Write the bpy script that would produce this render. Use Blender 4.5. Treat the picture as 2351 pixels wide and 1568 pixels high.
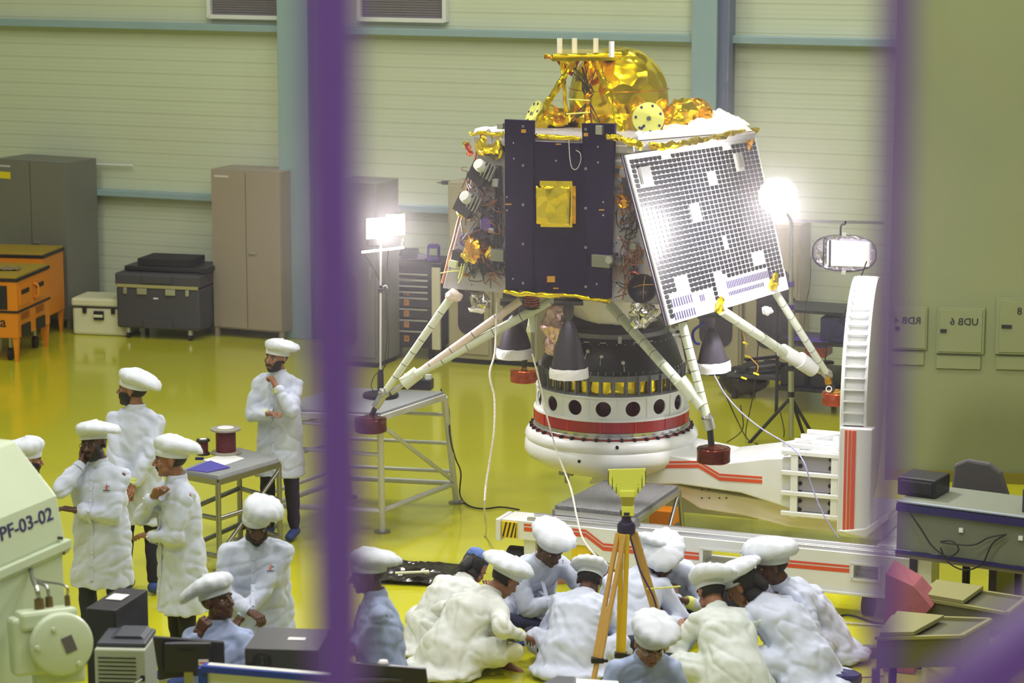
import bpy, bmesh, math, random
from mathutils import Vector, Matrix, noise, Euler
from mathutils.bvhtree import BVHTree
R = math.radians
for o in list(bpy.data.objects): bpy.data.objects.remove(o)
S = bpy.context.scene
COL = S.collection
random.seed(7)
# ---------------------------------------------------------------- camera, world, light
H, FPX, PITCH, CX, CY = 5.4, 5800.0, R(10.18), 1175.5, 784.0
cd = bpy.data.cameras.new('camera'); cam = bpy.data.objects.new('camera', cd); COL.objects.link(cam)
cam.location = (0, 0, H); cam.rotation_euler = (R(90)-PITCH, 0, 0)
cd.sensor_width = 36; cd.lens = FPX/2351*36; cd.clip_start = .1; cd.clip_end = 200
cd.dof.use_dof = True; cd.dof.focus_distance = 20.8; cd.dof.aperture_fstop = 2.9
S.camera = cam
S.view_settings.view_transform = 'Standard'; S.view_settings.look = 'None'
S.view_settings.gamma = 1; S.view_settings.use_curve_mapping = False
S.view_settings.exposure = 0.0
wd = bpy.data.worlds.new('world'); S.world = wd; wd.use_nodes = True
wd.node_tree.nodes['Background'].inputs[0].default_value = (.80, .86, .88, 1)
wd.node_tree.nodes['Background'].inputs[1].default_value = .36
def lamp(kind, name, loc, power, color=(1, 1, 1), size=.3, target=None, size_y=None, spot=None):
    l = bpy.data.lights.new(name, kind); l.energy = power; l.color = color
    if kind == 'AREA':
        l.size = size
        if size_y: l.shape = 'RECTANGLE'; l.size_y = size_y
    else: l.shadow_soft_size = size
    if spot: l.spot_size = R(spot); l.spot_blend = .6
    o = bpy.data.objects.new(name, l); COL.objects.link(o); o.location = loc
    if target is not None:
        o.rotation_euler = (Vector(target)-Vector(loc)).to_track_quat('-Z', 'Y').to_euler()
    return o
HB = [(x, y) for y in (8, 13.5, 19, 24.5) for x in (-7.5, -2.5, 2.5, 7.2)]
for x, y in HB:
    lamp('AREA', 'high_bay_light', (x, y, 10.5), 245 if (abs(x) < 3 and 13 < y < 20) else 150, (1.0, .95, .91) if y < 20 else (.97, 1.0, .90), .9, (x, y, 0))

lamp('AREA', 'mullion_fill_light', (.3, -1.2, 7.0), 26, (.93, .92, 1.0), 1.2, (0, 1.6, 5.0))  # added fill behind the camera to brighten the window mullions, no fixture there

# ---------------------------------------------------------------- pixel measurement to real points
ct, st = math.cos(PITCH), math.sin(PITCH)
def ray(px, py):
    dx, dy = (px-CX)/FPX, -(py-CY)/FPX
    return Vector((dx, ct+dy*st, -st+dy*ct))
def G(px, py, z=0.0):
    d = ray(px, py); return Vector((0, 0, H))+d*((z-H)/d.z)
def P(px, py, Y):
    d = ray(px, py); return Vector((0, 0, H))+d*(Y/d.y)
def PL(px, py, pt, n):
    d = ray(px, py); c = Vector((0, 0, H)); return c+d*((Vector(pt)-c).dot(n)/d.dot(n))
def XD(px, D, z=0): return (px-CX)/FPX*(D*ct+(H-z)*st)
def fr(x, y, z=0, yaw=0): return Matrix.Translation((x, y, z)) @ Matrix.Rotation(R(yaw), 4, 'Z')
def axisM(p, d, up=(0, 0, 1)):           # local z along d
    d = Vector(d).normalized(); up = Vector(up)
    if abs(d.dot(up)) > .98: up = Vector((0, 1, 0))
    x = up.cross(d).normalized(); y = d.cross(x)
    return Matrix.Translation(p) @ Matrix((x, y, d)).transposed().to_4x4()

# ---------------------------------------------------------------- materials
MATS = {}
def lin(c): return tuple(((v/255)/12.92 if v/255 <= .04045 else ((v/255+.055)/1.055)**2.4) for v in c)
def mat(name, col, rough=.5, metal=0, bump=0, bscale=20, var=0, vscale=4, emit=0, stretch=(1, 1, 1), coat=0, alpha=1, spec=.5, voro=False, sheen=0):
    if name in MATS: return MATS[name]
    m = bpy.data.materials.new(name); m.use_nodes = True; nt = m.node_tree; b = nt.nodes['Principled BSDF']
    c = lin(col) if max(col) > 1 else col
    b.inputs['Base Color'].default_value = (*c, 1); b.inputs['Roughness'].default_value = rough
    b.inputs['Metallic'].default_value = metal; b.inputs['Specular IOR Level'].default_value = spec
    if coat: b.inputs['Coat Weight'].default_value = coat; b.inputs['Coat Roughness'].default_value = .08
    if sheen: b.inputs['Sheen Weight'].default_value = sheen
    if alpha < 1: b.inputs['Alpha'].default_value = alpha
    if emit: b.inputs['Emission Color'].default_value = (*c, 1); b.inputs['Emission Strength'].default_value = emit
    N = nt.nodes.new; L = nt.links.new
    tc = N('ShaderNodeTexCoord'); mp = N('ShaderNodeMapping'); mp.inputs['Scale'].default_value = stretch
    L(tc.outputs['Object'], mp.inputs[0])
    if var:
        n = N('ShaderNodeTexNoise'); n.inputs['Scale'].default_value = vscale; n.inputs['Detail'].default_value = 5
        L(mp.outputs[0], n.inputs[0]); mx = N('ShaderNodeMix'); mx.data_type = 'RGBA'
        mx.inputs[6].default_value = (*[v*(1-var) for v in c], 1); mx.inputs[7].default_value = (*[min(1, v*(1+var)) for v in c], 1)
        L(n.outputs[0], mx.inputs[0]); L(mx.outputs[2], b.inputs['Base Color'])
    if bump:
        if voro:
            n = N('ShaderNodeTexVoronoi'); n.feature = 'F1'; n.inputs['Scale'].default_value = bscale
            n2 = N('ShaderNodeTexNoise'); n2.inputs['Scale'].default_value = bscale*.5; L(mp.outputs[0], n2.inputs[0])
            va = N('ShaderNodeVectorMath'); va.operation = 'ADD'; L(mp.outputs[0], va.inputs[0]); 
            vs = N('ShaderNodeVectorMath'); vs.operation = 'SCALE'; vs.inputs[3].default_value = .12
            L(n2.outputs[1], vs.inputs[0]); L(vs.outputs[0], va.inputs[1]); L(va.outputs[0], n.inputs[0])
        else:
            n = N('ShaderNodeTexNoise'); n.inputs['Scale'].default_value = bscale; n.inputs['Detail'].default_value = 6; L(mp.outputs[0], n.inputs[0])
        bp = N('ShaderNodeBump'); bp.inputs['Strength'].default_value = bump; bp.inputs['Distance'].default_value = .02
        L(n.outputs[0], bp.inputs['Height']); L(bp.outputs[0], b.inputs['Normal'])
    MATS[name] = m; return m
def mathn(nt, op, a, b=None, c=None):
    n = nt.nodes.new('ShaderNodeMath'); n.operation = op
    for i, v in enumerate((a, b, c)):
        if v is None: continue
        if isinstance(v, (int, float)): n.inputs[i].default_value = v
        else: nt.links.new(v, n.inputs[i])
    return n.outputs[0]
# wall cladding: horizontal ribs from the real height of the wall
def wallmat(name, col, pitch=.165, depth=.5):
    m = mat(name, col, .6, var=.10, vscale=.35); nt = m.node_tree; b = nt.nodes['Principled BSDF']
    g = nt.nodes.new('ShaderNodeNewGeometry'); sp = nt.nodes.new('ShaderNodeSeparateXYZ'); nt.links.new(g.outputs['Position'], sp.inputs[0])
    fx = mathn(nt, 'FRACT', mathn(nt, 'DIVIDE', sp.outputs[2], pitch))
    gr = mathn(nt, 'LESS_THAN', fx, .10)
    fine = mathn(nt, 'SINE', mathn(nt, 'MULTIPLY', sp.outputs[2], 6.283/(pitch/3)))
    hh = mathn(nt, 'ADD', mathn(nt, 'MULTIPLY', fine, .035), mathn(nt, 'MULTIPLY', gr, -1.0))
    bp = nt.nodes.new('ShaderNodeBump'); bp.inputs['Strength'].default_value = depth; bp.inputs['Distance'].default_value = .03
    nt.links.new(hh, bp.inputs['Height']); nt.links.new(bp.outputs[0], b.inputs['Normal'])
    old = b.inputs['Base Color'].links[0].from_socket
    mx = nt.nodes.new('ShaderNodeMix'); mx.data_type = 'RGBA'; mx.blend_type = 'MULTIPLY'; mx.inputs[7].default_value = (.84, .84, .82, 1)
    nt.links.new(gr, mx.inputs[0]); nt.links.new(old, mx.inputs[6]); nt.links.new(mx.outputs[2], b.inputs['Base Color'])
    return m
m_wall = wallmat('wall_cladding', (196, 204, 180), depth=.3)
m_wallR = mat('painted_plaster', (122, 130, 88), .7, var=.12, vscale=.8, bump=.15, bscale=8)
m_floor = mat('epoxy_floor', (194, 192, 34), .15, var=.10, vscale=.5, coat=.4, spec=.55, bump=.02, bscale=1.5)
m_ceil = mat('ceiling_panel', (150, 152, 142), .8)
m_blue = mat('pale_blue_steel', (140, 165, 172), .5, var=.06)
m_purple = mat('purple_mullion', (142, 96, 206), .5, var=.08)
m_white = mat('white_paint', (216, 218, 218), .35, var=.03)
m_offwhite = mat('cream_machine_paint', (192, 206, 180), .4, var=.04, vscale=3, bump=.05, bscale=60)
m_grey = mat('grey_steel', (112, 112, 104), .5, var=.06)
m_greybrown = mat('brown_grey_steel', (150, 138, 122), .5, var=.05)
m_beige = mat('beige_cabinet', (160, 152, 122), .5, var=.05)
m_dark = mat('dark_plastic', (26, 26, 32), .45)
m_black = mat('black_matt', (12, 12, 14), .6)
m_case = mat('charcoal_case', (62, 62, 68), .6, bump=.1, bscale=80)
m_casew = mat('white_case', (212, 214, 180), .5)
m_alu = mat('aluminium', (190, 190, 192), .3, .85)
m_tubew = mat('white_tube', (205, 205, 210), .35, .15)
m_steel = mat('steel_bar', (150, 150, 150), .3, .9)
m_orange = mat('orange_bench', (214, 128, 10), .45, var=.04)
m_wood = mat('bench_wood', (160, 132, 30), .5, var=.12, vscale=6, stretch=(1, 6, 1))
m_gold = mat('gold_foil', (252, 220, 22), .19, 1, bump=1.0, bscale=7, voro=True)
m_gold2 = mat('amber_foil', (236, 172, 26), .26, 1, bump=.8, bscale=14, voro=True)
m_copper = mat('copper_kapton', (188, 84, 44), .25, .75, bump=.4, bscale=12, voro=True)
m_silver = mat('silver_foil', (215, 212, 210), .22, 1, bump=.9, bscale=12, voro=True)
m_mli = mat('white_blanket', (232, 226, 224), .55, bump=.5, bscale=10, voro=True)
m_ramp = mat('dark_purple_panel', (20, 8, 48), .45, var=.3, spec=.12, vscale=2)
m_panelg = mat('grey_equipment_panel', (168, 166, 172), .5, var=.1, vscale=5)
m_kapton = mat('amber_tape', (196, 140, 30), .35, .2)
m_solarw = mat('panel_white', (225, 225, 228), .3)
m_cell = mat('solar_cell', (22, 22, 26), .42, spec=.3)
m_edge = mat('honeycomb_edge', (58, 48, 70), .6)
m_strut = mat('wrapped_strut', (210, 216, 200), .45, bump=.2, bscale=30)
m_nozzle = mat('nozzle_alloy', (74, 70, 80), .42, .55)
m_fabricw = mat('white_rim_tape', (228, 226, 232), .6, bump=.4, bscale=25)
m_ringgrey = mat('grey_ring', (112, 114, 118), .45, .4)
m_red = mat('red_ring', (150, 22, 26), .35, spec=.6)
m_black2 = mat('black_composite', (30, 30, 32), .4)
m_stripe = mat('orange_stripe', (206, 78, 40), .45)
m_yellow = mat('yellow_paint', (222, 190, 20), .45)
m_horn = mat('pale_yellow_horn', (220, 226, 96), .5)
m_woodleg = mat('ash_wood', (190, 150, 84), .45, var=.15, vscale=10, stretch=(6, 6, .6))
m_plate = mat('tread_plate', (120, 122, 124), .35, .7, bump=.6, bscale=70, voro=True)
m_mesh = mat('perforated_top', (186, 190, 196), .45, .3, bump=.8, bscale=90, voro=True)
m_light = mat('flood_light_lens', (1.0, .98, 1.0), .3, emit=28)
m_tube = mat('flood_tube', (1.0, .9, .93), .3, emit=5)
m_lampceil = mat('high_bay_lens', (1.0, .98, .9), .3, emit=6)
m_reflector = mat('reflector_mirror', (215, 210, 225), .2, .9, bump=.6, bscale=14, voro=True)
m_purplep = mat('purple_plastic', (88, 60, 150), .4)
m_bluefold = mat('blue_folder', (74, 70, 160), .5)
m_bluep = mat('blue_panel_frame', (28, 56, 160), .5)
m_paper = mat('paper', (225, 225, 228), .7)
m_redwire = mat('red_wire', (96, 14, 30), .4, bump=.8, bscale=200, stretch=(.02, .02, 1))
m_cable = mat('black_cable', (24, 24, 26), .5)
m_cablew = mat('white_braided_cable', (205, 200, 190), .6, var=.5, vscale=60)
m_bluecab = mat('blue_cable', (40, 70, 190), .45)
m_dkblue = mat('dark_blue_edge', (36, 32, 96), .5)
m_tabler = mat('grey_table_panel', (110, 116, 100), .6)
m_navy = mat('navy_text', (26, 24, 90), .5)
m_txt = mat('black_text', (30, 32, 24), .6)
m_tray = mat('khaki_metal', (136, 134, 84), .5)
m_pink = mat('pink_wrap', (170, 100, 110), .3, bump=.4, bscale=15)
m_prblk = mat('printer_dark', (60, 64, 76), .5)
m_prw = mat('printer_pale', (170, 176, 160), .5)
m_screenback = mat('monitor_shell', (34, 34, 44), .4)
m_yl = mat('yellow_label', (226, 206, 20), .5)
m_bag = mat('black_polythene', (34, 28, 28), .22, bump=1.0, bscale=9, voro=True)
m_hazard = mat('hazard_black', (36, 30, 20), .5)

# ---------------------------------------------------------------- object helpers
MW = {}
def thing(name, label, cat, loc=(0, 0, 0), yaw=0, group=None):
    o = bpy.data.objects.new(name, None); COL.objects.link(o); o.empty_display_size = .1
    o.location = loc; o.rotation_euler = (0, 0, R(yaw)); o['label'] = label; o['category'] = cat
    if group: o['group'] = group
    MW[o.name] = fr(loc[0], loc[1], loc[2], yaw); return o
def tag(o, label, cat, group=None):
    o['label'] = label; o['category'] = cat
    if group: o['group'] = group
    return o
class MB:
    def __init__(s, T=None): s.v = []; s.f = []; s.T = T or Matrix()
    def add(s, vs, fs):
        n = len(s.v); s.v += [s.T @ Vector(v) for v in vs]; s.f += [tuple(i+n for i in f) for f in fs]; return s
    def box(s, c, d, rot=None):
        x, y, z = d[0]/2, d[1]/2, d[2]/2
        vs = [Vector((a, b, e)) for a in (-x, x) for b in (-y, y) for e in (-z, z)]
        if rot is not None:
            rm = Euler([R(a) for a in rot]).to_matrix(); vs = [rm @ v for v in vs]
        return s.add([v+Vector(c) for v in vs], [(0, 1, 3, 2), (4, 6, 7, 5), (0, 4, 5, 1), (2, 3, 7, 6), (0, 2, 6, 4), (1, 5, 7, 3)])
    def bar(s, a, b, w, h, up=(0, 0, 1)):
        a, b = Vector(a), Vector(b); M = axisM(a, b-a, up); l = (b-a).length
        T0 = s.T; s.T = T0 @ M; s.box((0, 0, l/2), (w, h, l)); s.T = T0; return s
    def cyl(s, a, b, r0, r1=None, n=16):
        r1 = r0 if r1 is None else r1; a, b = Vector(a), Vector(b); M = axisM(a, b-a); l = (b-a).length
        T0 = s.T; s.T = T0 @ M; s.lathe([(0, 0), (r0, 0), (r1, l), (0, l)], n); s.T = T0; return s
    def lathe(s, prof, n=32, a0=0, a1=360, closed=False):
        full = abs(a1-a0-360) < 1e-6; vs = []; fs = []; k = n if full else n+1
        for r, z in prof:
            for i in range(k):
                t = R(a0+(a1-a0)*i/n); vs.append((r*math.cos(t), r*math.sin(t), z))
        m = len(prof)
        for j in range(m if closed else m-1):
            j2 = (j+1) % m
            for i in range(n):
                i2 = (i+1) % k; fs.append((j*k+i, j*k+i2, j2*k+i2, j2*k+i))
        return s.add(vs, fs)
    def ell(s, c, r, n=16, m=10):
        c = Vector(c); r = (r, r, r) if isinstance(r, (int, float)) else r
        vs = [c+Vector((0, 0, -r[2]))]; fs = []
        for j in range(1, m):
            t = math.pi*j/m
            for i in range(n):
                a = 2*math.pi*i/n; vs.append(c+Vector((r[0]*math.sin(t)*math.cos(a), r[1]*math.sin(t)*math.sin(a), -r[2]*math.cos(t))))
        vs.append(c+Vector((0, 0, r[2]))); e = len(vs)-1
        for i in range(n):
            fs.append((0, 1+(i+1) % n, 1+i)); fs.append((e, e-n+i, e-n+(i+1) % n))
            for j in range(m-2): fs.append((1+j*n+i, 1+j*n+(i+1) % n, 1+(j+1)*n+(i+1) % n, 1+(j+1)*n+i))
        return s.add(vs, fs)
    def cap(s, a, b, r0, r1=None, n=14):
        r1 = r0 if r1 is None else r1; a, b = Vector(a), Vector(b); l = (b-a).length
        if l < 1e-5: return s.ell(a, r0)
        pr = [(r0*math.sin(R(t)), -r0*math.cos(R(t))) for t in (1, 22, 45, 68, 90)]+[(r1*math.cos(R(t)), l+r1*math.sin(R(t))) for t in (0, 22, 45, 68, 89)]
        pr = [(0, -r0)]+pr+[(0, l+r1)]
        T0 = s.T; s.T = T0 @ axisM(a, b-a); s.lathe(pr, n); s.T = T0; return s
    def tube(s, pts, r, n=8, sm=4):
        pts = [Vector(p) for p in pts]
        if sm and len(pts) > 2:
            q = []
            for i in range(len(pts)-1):
                p0, p1, p2, p3 = pts[max(i-1, 0)], pts[i], pts[i+1], pts[min(i+2, len(pts)-1)]
                for k in range(sm):
                    t = k/sm; q.append(.5*((2*p1)+(p2-p0)*t+(2*p0-5*p1+4*p2-p3)*t*t+(3*p1-p0-3*p2+p3)*t**3))
            pts = q+[pts[-1]]
        vs = []; fs = []; up = None; N = len(pts)
        for i, p in enumerate(pts):
            d = (pts[min(i+1, N-1)]-pts[max(i-1, 0)]).normalized()
            if up is None: up = Vector((0, 0, 1)) if abs(d.z) < .9 else Vector((1, 0, 0))
            x = up.cross(d).normalized(); y = d.cross(x); up = y
            rr = r[min(i, len(r)-1)] if isinstance(r, list) else r
            for k in range(n):
                a = 2*math.pi*k/n; vs.append(p+x*(rr*math.cos(a))+y*(rr*math.sin(a)))
        for i in range(N-1):
            for k in range(n): fs.append((i*n+k, i*n+(k+1) % n, (i+1)*n+(k+1) % n, (i+1)*n+k))
        fs.append(tuple(range(n-1, -1, -1))); fs.append(tuple((N-1)*n+k for k in range(n)))
        return s.add(vs, fs)
    def loft(s, rings, n=28):          # rings: (centre, xdir, ydir, rx, ry)
        vs = []; fs = []
        for c, xd, yd, rx, ry in rings:
            for k in range(n):
                a = 2*math.pi*k/n; vs.append(Vector(c)+Vector(xd)*(rx*math.cos(a))+Vector(yd)*(ry*math.sin(a)))
        for j in range(len(rings)-1):
            for k in range(n): fs.append((j*n+k, j*n+(k+1) % n, (j+1)*n+(k+1) % n, (j+1)*n+k))
        fs.append(tuple(range(n-1, -1, -1))); fs.append(tuple((len(rings)-1)*n+k for k in range(n)))
        return s.add(vs, fs)
    def prism(s, poly, y0, y1):        # poly in local x,z
        n = len(poly); vs = [(x, y0, z) for x, z in poly]+[(x, y1, z) for x, z in poly]
        fs = [tuple(range(n)), tuple(range(2*n-1, n-1, -1))]+[(i, i+n, (i+1) % n+n, (i+1) % n) for i in range(n)]
        return s.add(vs, fs)
    def hull(s, A, B):                 # two matching point loops
        n = len(A); return s.add(list(A)+list(B), [tuple(range(n)), tuple(range(2*n-1, n-1, -1))]+[(i, i+n, (i+1) % n+n, (i+1) % n) for i in range(n)])
    def slab(s, pts, nrm, t):          # polygon thickened along -nrm
        nrm = Vector(nrm).normalized(); return s.hull([Vector(p) for p in pts], [Vector(p)-nrm*t for p in pts])
    def grid(s, fn, nu, nv):
        vs = [fn(i/nu, j/nv) for j in range(nv+1) for i in range(nu+1)]
        return s.add(vs, [(j*(nu+1)+i, j*(nu+1)+i+1, (j+1)*(nu+1)+i+1, (j+1)*(nu+1)+i) for j in range(nv) for i in range(nu)])
    def text(s, body, size, M, depth=.002, mirror=False):
        cu = bpy.data.curves.new('t', 'FONT'); cu.body = body; cu.size = size; cu.extrude = depth; cu.offset = size*.012; cu.resolution_u = 3
        o = bpy.data.objects.new('t', cu); COL.objects.link(o); dg = bpy.context.evaluated_depsgraph_get()
        me = o.evaluated_get(dg).to_mesh(); vs = [v.co.copy() for v in me.vertices]; fs = [tuple(p.vertices) for p in me.polygons]
        if mirror: vs = [Vector((-v.x, v.y, v.z)) for v in vs]; fs = [f[::-1] for f in fs]
        T0 = s.T; s.T = T0 @ M; s.add(vs, fs); s.T = T0
        bpy.data.objects.remove(o); bpy.data.curves.remove(cu); return s
    def build(s, name, m, parent=None, smooth=False, bevel=0, noise_amp=0, noise_scale=8, sub=0, fix=True, kind=None, label=None):
        vs = s.v
        if noise_amp:
            vs = [v+noise.noise_vector(v*noise_scale)*noise_amp+noise.noise_vector(v*noise_scale*2.7)*noise_amp*.5 for v in vs]
        if parent is not None:
            inv = (MWof(parent)).inverted(); vs = [inv @ v for v in vs]
        me = bpy.data.meshes.new(name); me.from_pydata([tuple(v) for v in vs], [], s.f)
        me.materials.append(m)
        if fix:
            bm = bmesh.new(); bm.from_mesh(me); bmesh.ops.remove_doubles(bm, verts=bm.verts, dist=1e-6)
            bmesh.ops.recalc_face_normals(bm, faces=bm.faces); bm.to_mesh(me); bm.free()
        if smooth:
            me.shade_smooth(); me.set_sharp_from_angle(angle=R(smooth if smooth is not True else 40))
        o = bpy.data.objects.new(name, me); COL.objects.link(o)
        if parent is not None: o.parent = parent
        MW[o.name] = MWof(parent) if parent is not None else Matrix()
        if bevel:
            md = o.modifiers.new('bevel', 'BEVEL'); md.width = bevel; md.segments = 2; md.limit_method = 'ANGLE'; md.angle_limit = R(40)
        if kind: o['kind'] = kind
        if label: o['label'] = label
        return o
def MWof(o): return MW.get(o.name, Matrix())
def struct(mb, name, m, **k): return mb.build(name, m, kind='structure', **k)
def cable(name, pts, r, m, label, parent=None):
    o = MB().tube(pts, r, 6, 6).build(name, m, parent, smooth=True)
    if parent is None: tag(o, label, 'cable')
    return o
def remesh(mb, voxel, it=4, fac=.6):
    me = bpy.data.meshes.new('tmp'); me.from_pydata([tuple(v) for v in mb.v], [], mb.f)
    bm = bmesh.new(); bm.from_mesh(me); bmesh.ops.recalc_face_normals(bm, faces=bm.faces); bm.to_mesh(me); bm.free()
    o = bpy.data.objects.new('tmp', me); COL.objects.link(o)
    md = o.modifiers.new('r', 'REMESH'); md.mode = 'VOXEL'; md.voxel_size = voxel
    if it: sm = o.modifiers.new('s', 'SMOOTH'); sm.factor = fac; sm.iterations = it
    dg = bpy.context.evaluated_depsgraph_get(); e = o.evaluated_get(dg).to_mesh()
    vs = [v.co.copy() for v in e.vertices]; ns = [v.normal.copy() for v in e.vertices]; fs = [tuple(p.vertices) for p in e.polygons]
    bpy.data.objects.remove(o); bpy.data.meshes.remove(me); return vs, fs, ns
# ================================================================= the hall
WY = -22.2                                   # the far wall runs right and closer
TW = fr(0, 29.5, 0, WY)                      # local x along the wall, y away from it
def wallx(px, z=1.0):                        # position along the wall of an image column
    p = PL(px, CY, TW.translation, TW.to_3x3() @ Vector((0, 1, 0))); return (TW.inverted() @ p).x
nW = TW.to_3x3() @ Vector((0, 1, 0))
def onW(px, py, off=0):                      # image point on the wall plane moved off metres toward us, wall-local
    p = PL(px, py, TW.translation-nW*off, nW); return TW.inverted() @ p
struct(MB().box((0, 19, -.1), (40, 46, .2)), 'floor', m_floor)
struct(MB(TW).box((0, .15, 5.4), (44, .3, 11)), 'wall_back', m_wall)
struct(MB().box((0, 18, 11.15), (36, 40, .2)), 'ceiling', m_ceil)
struct(MB().box((-13.0, 14, 5.5), (.3, 40, 11)), 'wall_left', m_wall)
struct(MB().box((1.0, -4.2, 5.5), (30, .3, 11)), 'wall_front', m_wall)
struct(MB().box((15.5, 10, 5.5), (.3, 30, 11)), 'wall_side', m_wall)
for i, (x, y) in enumerate(HB):
    t = thing('high_bay_lamp', 'round high bay lamp on the hall ceiling above the frame', 'lamp', (x, y, 10.6), group='high bay lamps on the ceiling'); MB().cyl((x, y, 10.95), (x, y, 11.05), .02).build('hanger', m_steel, t)
    MB(fr(x, y, 10.6)).lathe([(0, .4), (.14, .4), (.18, .25), (.55, .04), (.55, 0), (.5, 0)], 24).build('housing', m_grey, t, smooth=True)
    MB(fr(x, y, 10.6)).lathe([(0, .02), (.5, .02), (.5, .0)], 24).build('lens', m_lampceil, t)
# beams and columns
def wbeam(px0, px1, yt, yb, name, th=.16):
    a = onW(px0, yt[0], th); b = onW(px1, yt[1], th); c = onW(px0, yb[0], th); d = onW(px1, yb[1], th)
    zt, zb = (a.z+b.z)/2, (c.z+d.z)/2
    struct(MB(TW).box(((a.x+b.x)/2, -th/2, (zt+zb)/2), (b.x-a.x, th, zt-zb)), name, m_blue, bevel=.008)
    return zt, zb
wbeam(-300, 2400, (38, 98), (56, 113), 'trim_1')
wbeam(-300, 1700, (416, 502), (430, 517), 'trim_2')
for i, (p0, p1) in enumerate(((642, 712), (1582, 1640))):
    x0, x1 = onW(p0, 500, .3).x, onW(p1, 500, .3).x
    struct(MB(TW).box(((x0+x1)/2, -.15, 5), (x1-x0, .3, 10)), 'trim_%d' % (i+3), m_blue, bevel=.01)
    struct(MB(TW).box((x1+.06, -.1, 5), (.12, .2, 10)).box((x1+.13, -.22, 5), (.02, .16, 10)), 'trim_%d' % (i+5), mat('column_flange', (112, 120, 150), .5))
# louvred openings at the top of the wall
for k, (p0, p1, yb) in enumerate(((478, 655, 42), (822, 1019, 48))):
    a = onW(p0, yb, .1); b = onW(p1, yb+2, .1); cxm = (a.x+b.x)/2; w = b.x-a.x
    fr_ = MB(TW)
    fr_.box((cxm, -.05, a.z+.02), (w, .1, .05)); fr_.box((cxm, -.05, a.z+.95), (w, .1, .05))
    fr_.box((a.x, -.05, a.z+.48), (.05, .1, .95)); fr_.box((b.x, -.05, a.z+.48), (.05, .1, .95))
    fo = struct(fr_, 'window_%d' % (k+1), m_white, bevel=.005)
    sl = MB(TW)
    for j in range(30): sl.box((cxm, -.03, a.z+.06+j*.03), (w-.04, .03, .018), (30, 0, 0))
    sl.build('louvre_slats', mat('louvre_grey', (128, 122, 130), .5), fo)
# tiny wall fasteners
# ---- reflection in the window glass, built as a solid wall with distribution boards
TR = fr(4.1, 22.75, 0, -9); nR = TR.to_3x3() @ Vector((0, 1, 0))
def onR(px, py, off=0): return TR.inverted() @ PL(px, py, TR.translation-nR*off, nR)
struct(MB(TR).box((5.35, .2, 4.5), (12, .4, 10.0)), 'wall_right_reflection', m_wallR)
struct(MB(TR).box((5.35, -.015, .05), (12, .03, .10)), 'baseboard_reflection', mat('dark_skirting', (120, 112, 20), .5))
lab = [('cream distribution board lettered RDB 4 on the reflected olive wall, cut by the purple bar', 'RDB 4', 2050, 2127, 702, 802, .05),
       ('cream distribution board lettered UDB 6 in the middle of the reflected olive wall', 'UDB 6', 2152, 2258, 704, 812, .05),
       ('large reflected distribution board marked 8 at the right edge of the picture', '8', 2288, 2460, 682, 816, .055)]
for l, tx, p0, p1, y0, y1, ts in lab:
    a = onR(p0, y0); b = onR(p1, y1); c = (a+b)/2; w, h = b.x-a.x, a.z-b.z
    r = TR @ Vector((c.x, 0, b.z)); t = thing('distribution_board', l, 'electrical panel', r, -9, 'distribution boards')
    MB(TR).box((c.x, -.02, c.z), (w, .04, h)).build('box', m_wallR, t, bevel=.004)
    MB(TR).box((c.x, -.045, c.z), (w*.9, .012, h*.92)).build('door', m_wallR, t, bevel=.003)
    MB(TR).box((a.x+w*.14, -.056, c.z-.0), (w*.13, .02, .03)).build('latch', m_dark, t)
    x0 = TR.inverted() @ PL((p1-14), y0+40, TR.translation-nR*.055, nR)
    M = TR @ Matrix.Translation((b.x-.055, -.0535, a.z-.155 if tx != '8' else a.z-.16)) @ Matrix.Rotation(R(90), 4, 'X')
    if tx == '8': M = TR @ Matrix.Translation((onR(2346, 720).x, -.0535, onR(2346, 720).z)) @ Matrix.Rotation(R(90), 4, 'X')
    MB().text(tx, .092, M, .001, mirror=True).build('lettering', m_txt, t, fix=False)
    MB(TR).box((c.x-.01, -.012, b.z-.085), (w*.93, .024, .12)).build('lower_cover', m_wallR, t, bevel=.004)
# ---- window mullions of the viewing gallery, close to the lens
def mull(px0, px1, Y, name, dep=.05):
    a, b = P(px0, 784, Y), P(px1, 784, Y)
    return struct(MB().box(((a.x+b.x)/2, Y+dep/2, H-.2), (b.x-a.x, dep, 2.6)), name, m_purple, bevel=.004)
mull(704, 826, 1.6, 'window_3'); mull(2026, 2078, 1.6, 'window_4')
a = P(2178, 1616, 1.55); b = P(2389, 1448, 1.55)
d = (b-a).normalized()
struct(MB().bar(a-d*.12, b+d*.12, .05, .034, d.cross(Vector((0, 1, 0)))), 'window_5', m_purple, bevel=.003)

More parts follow.
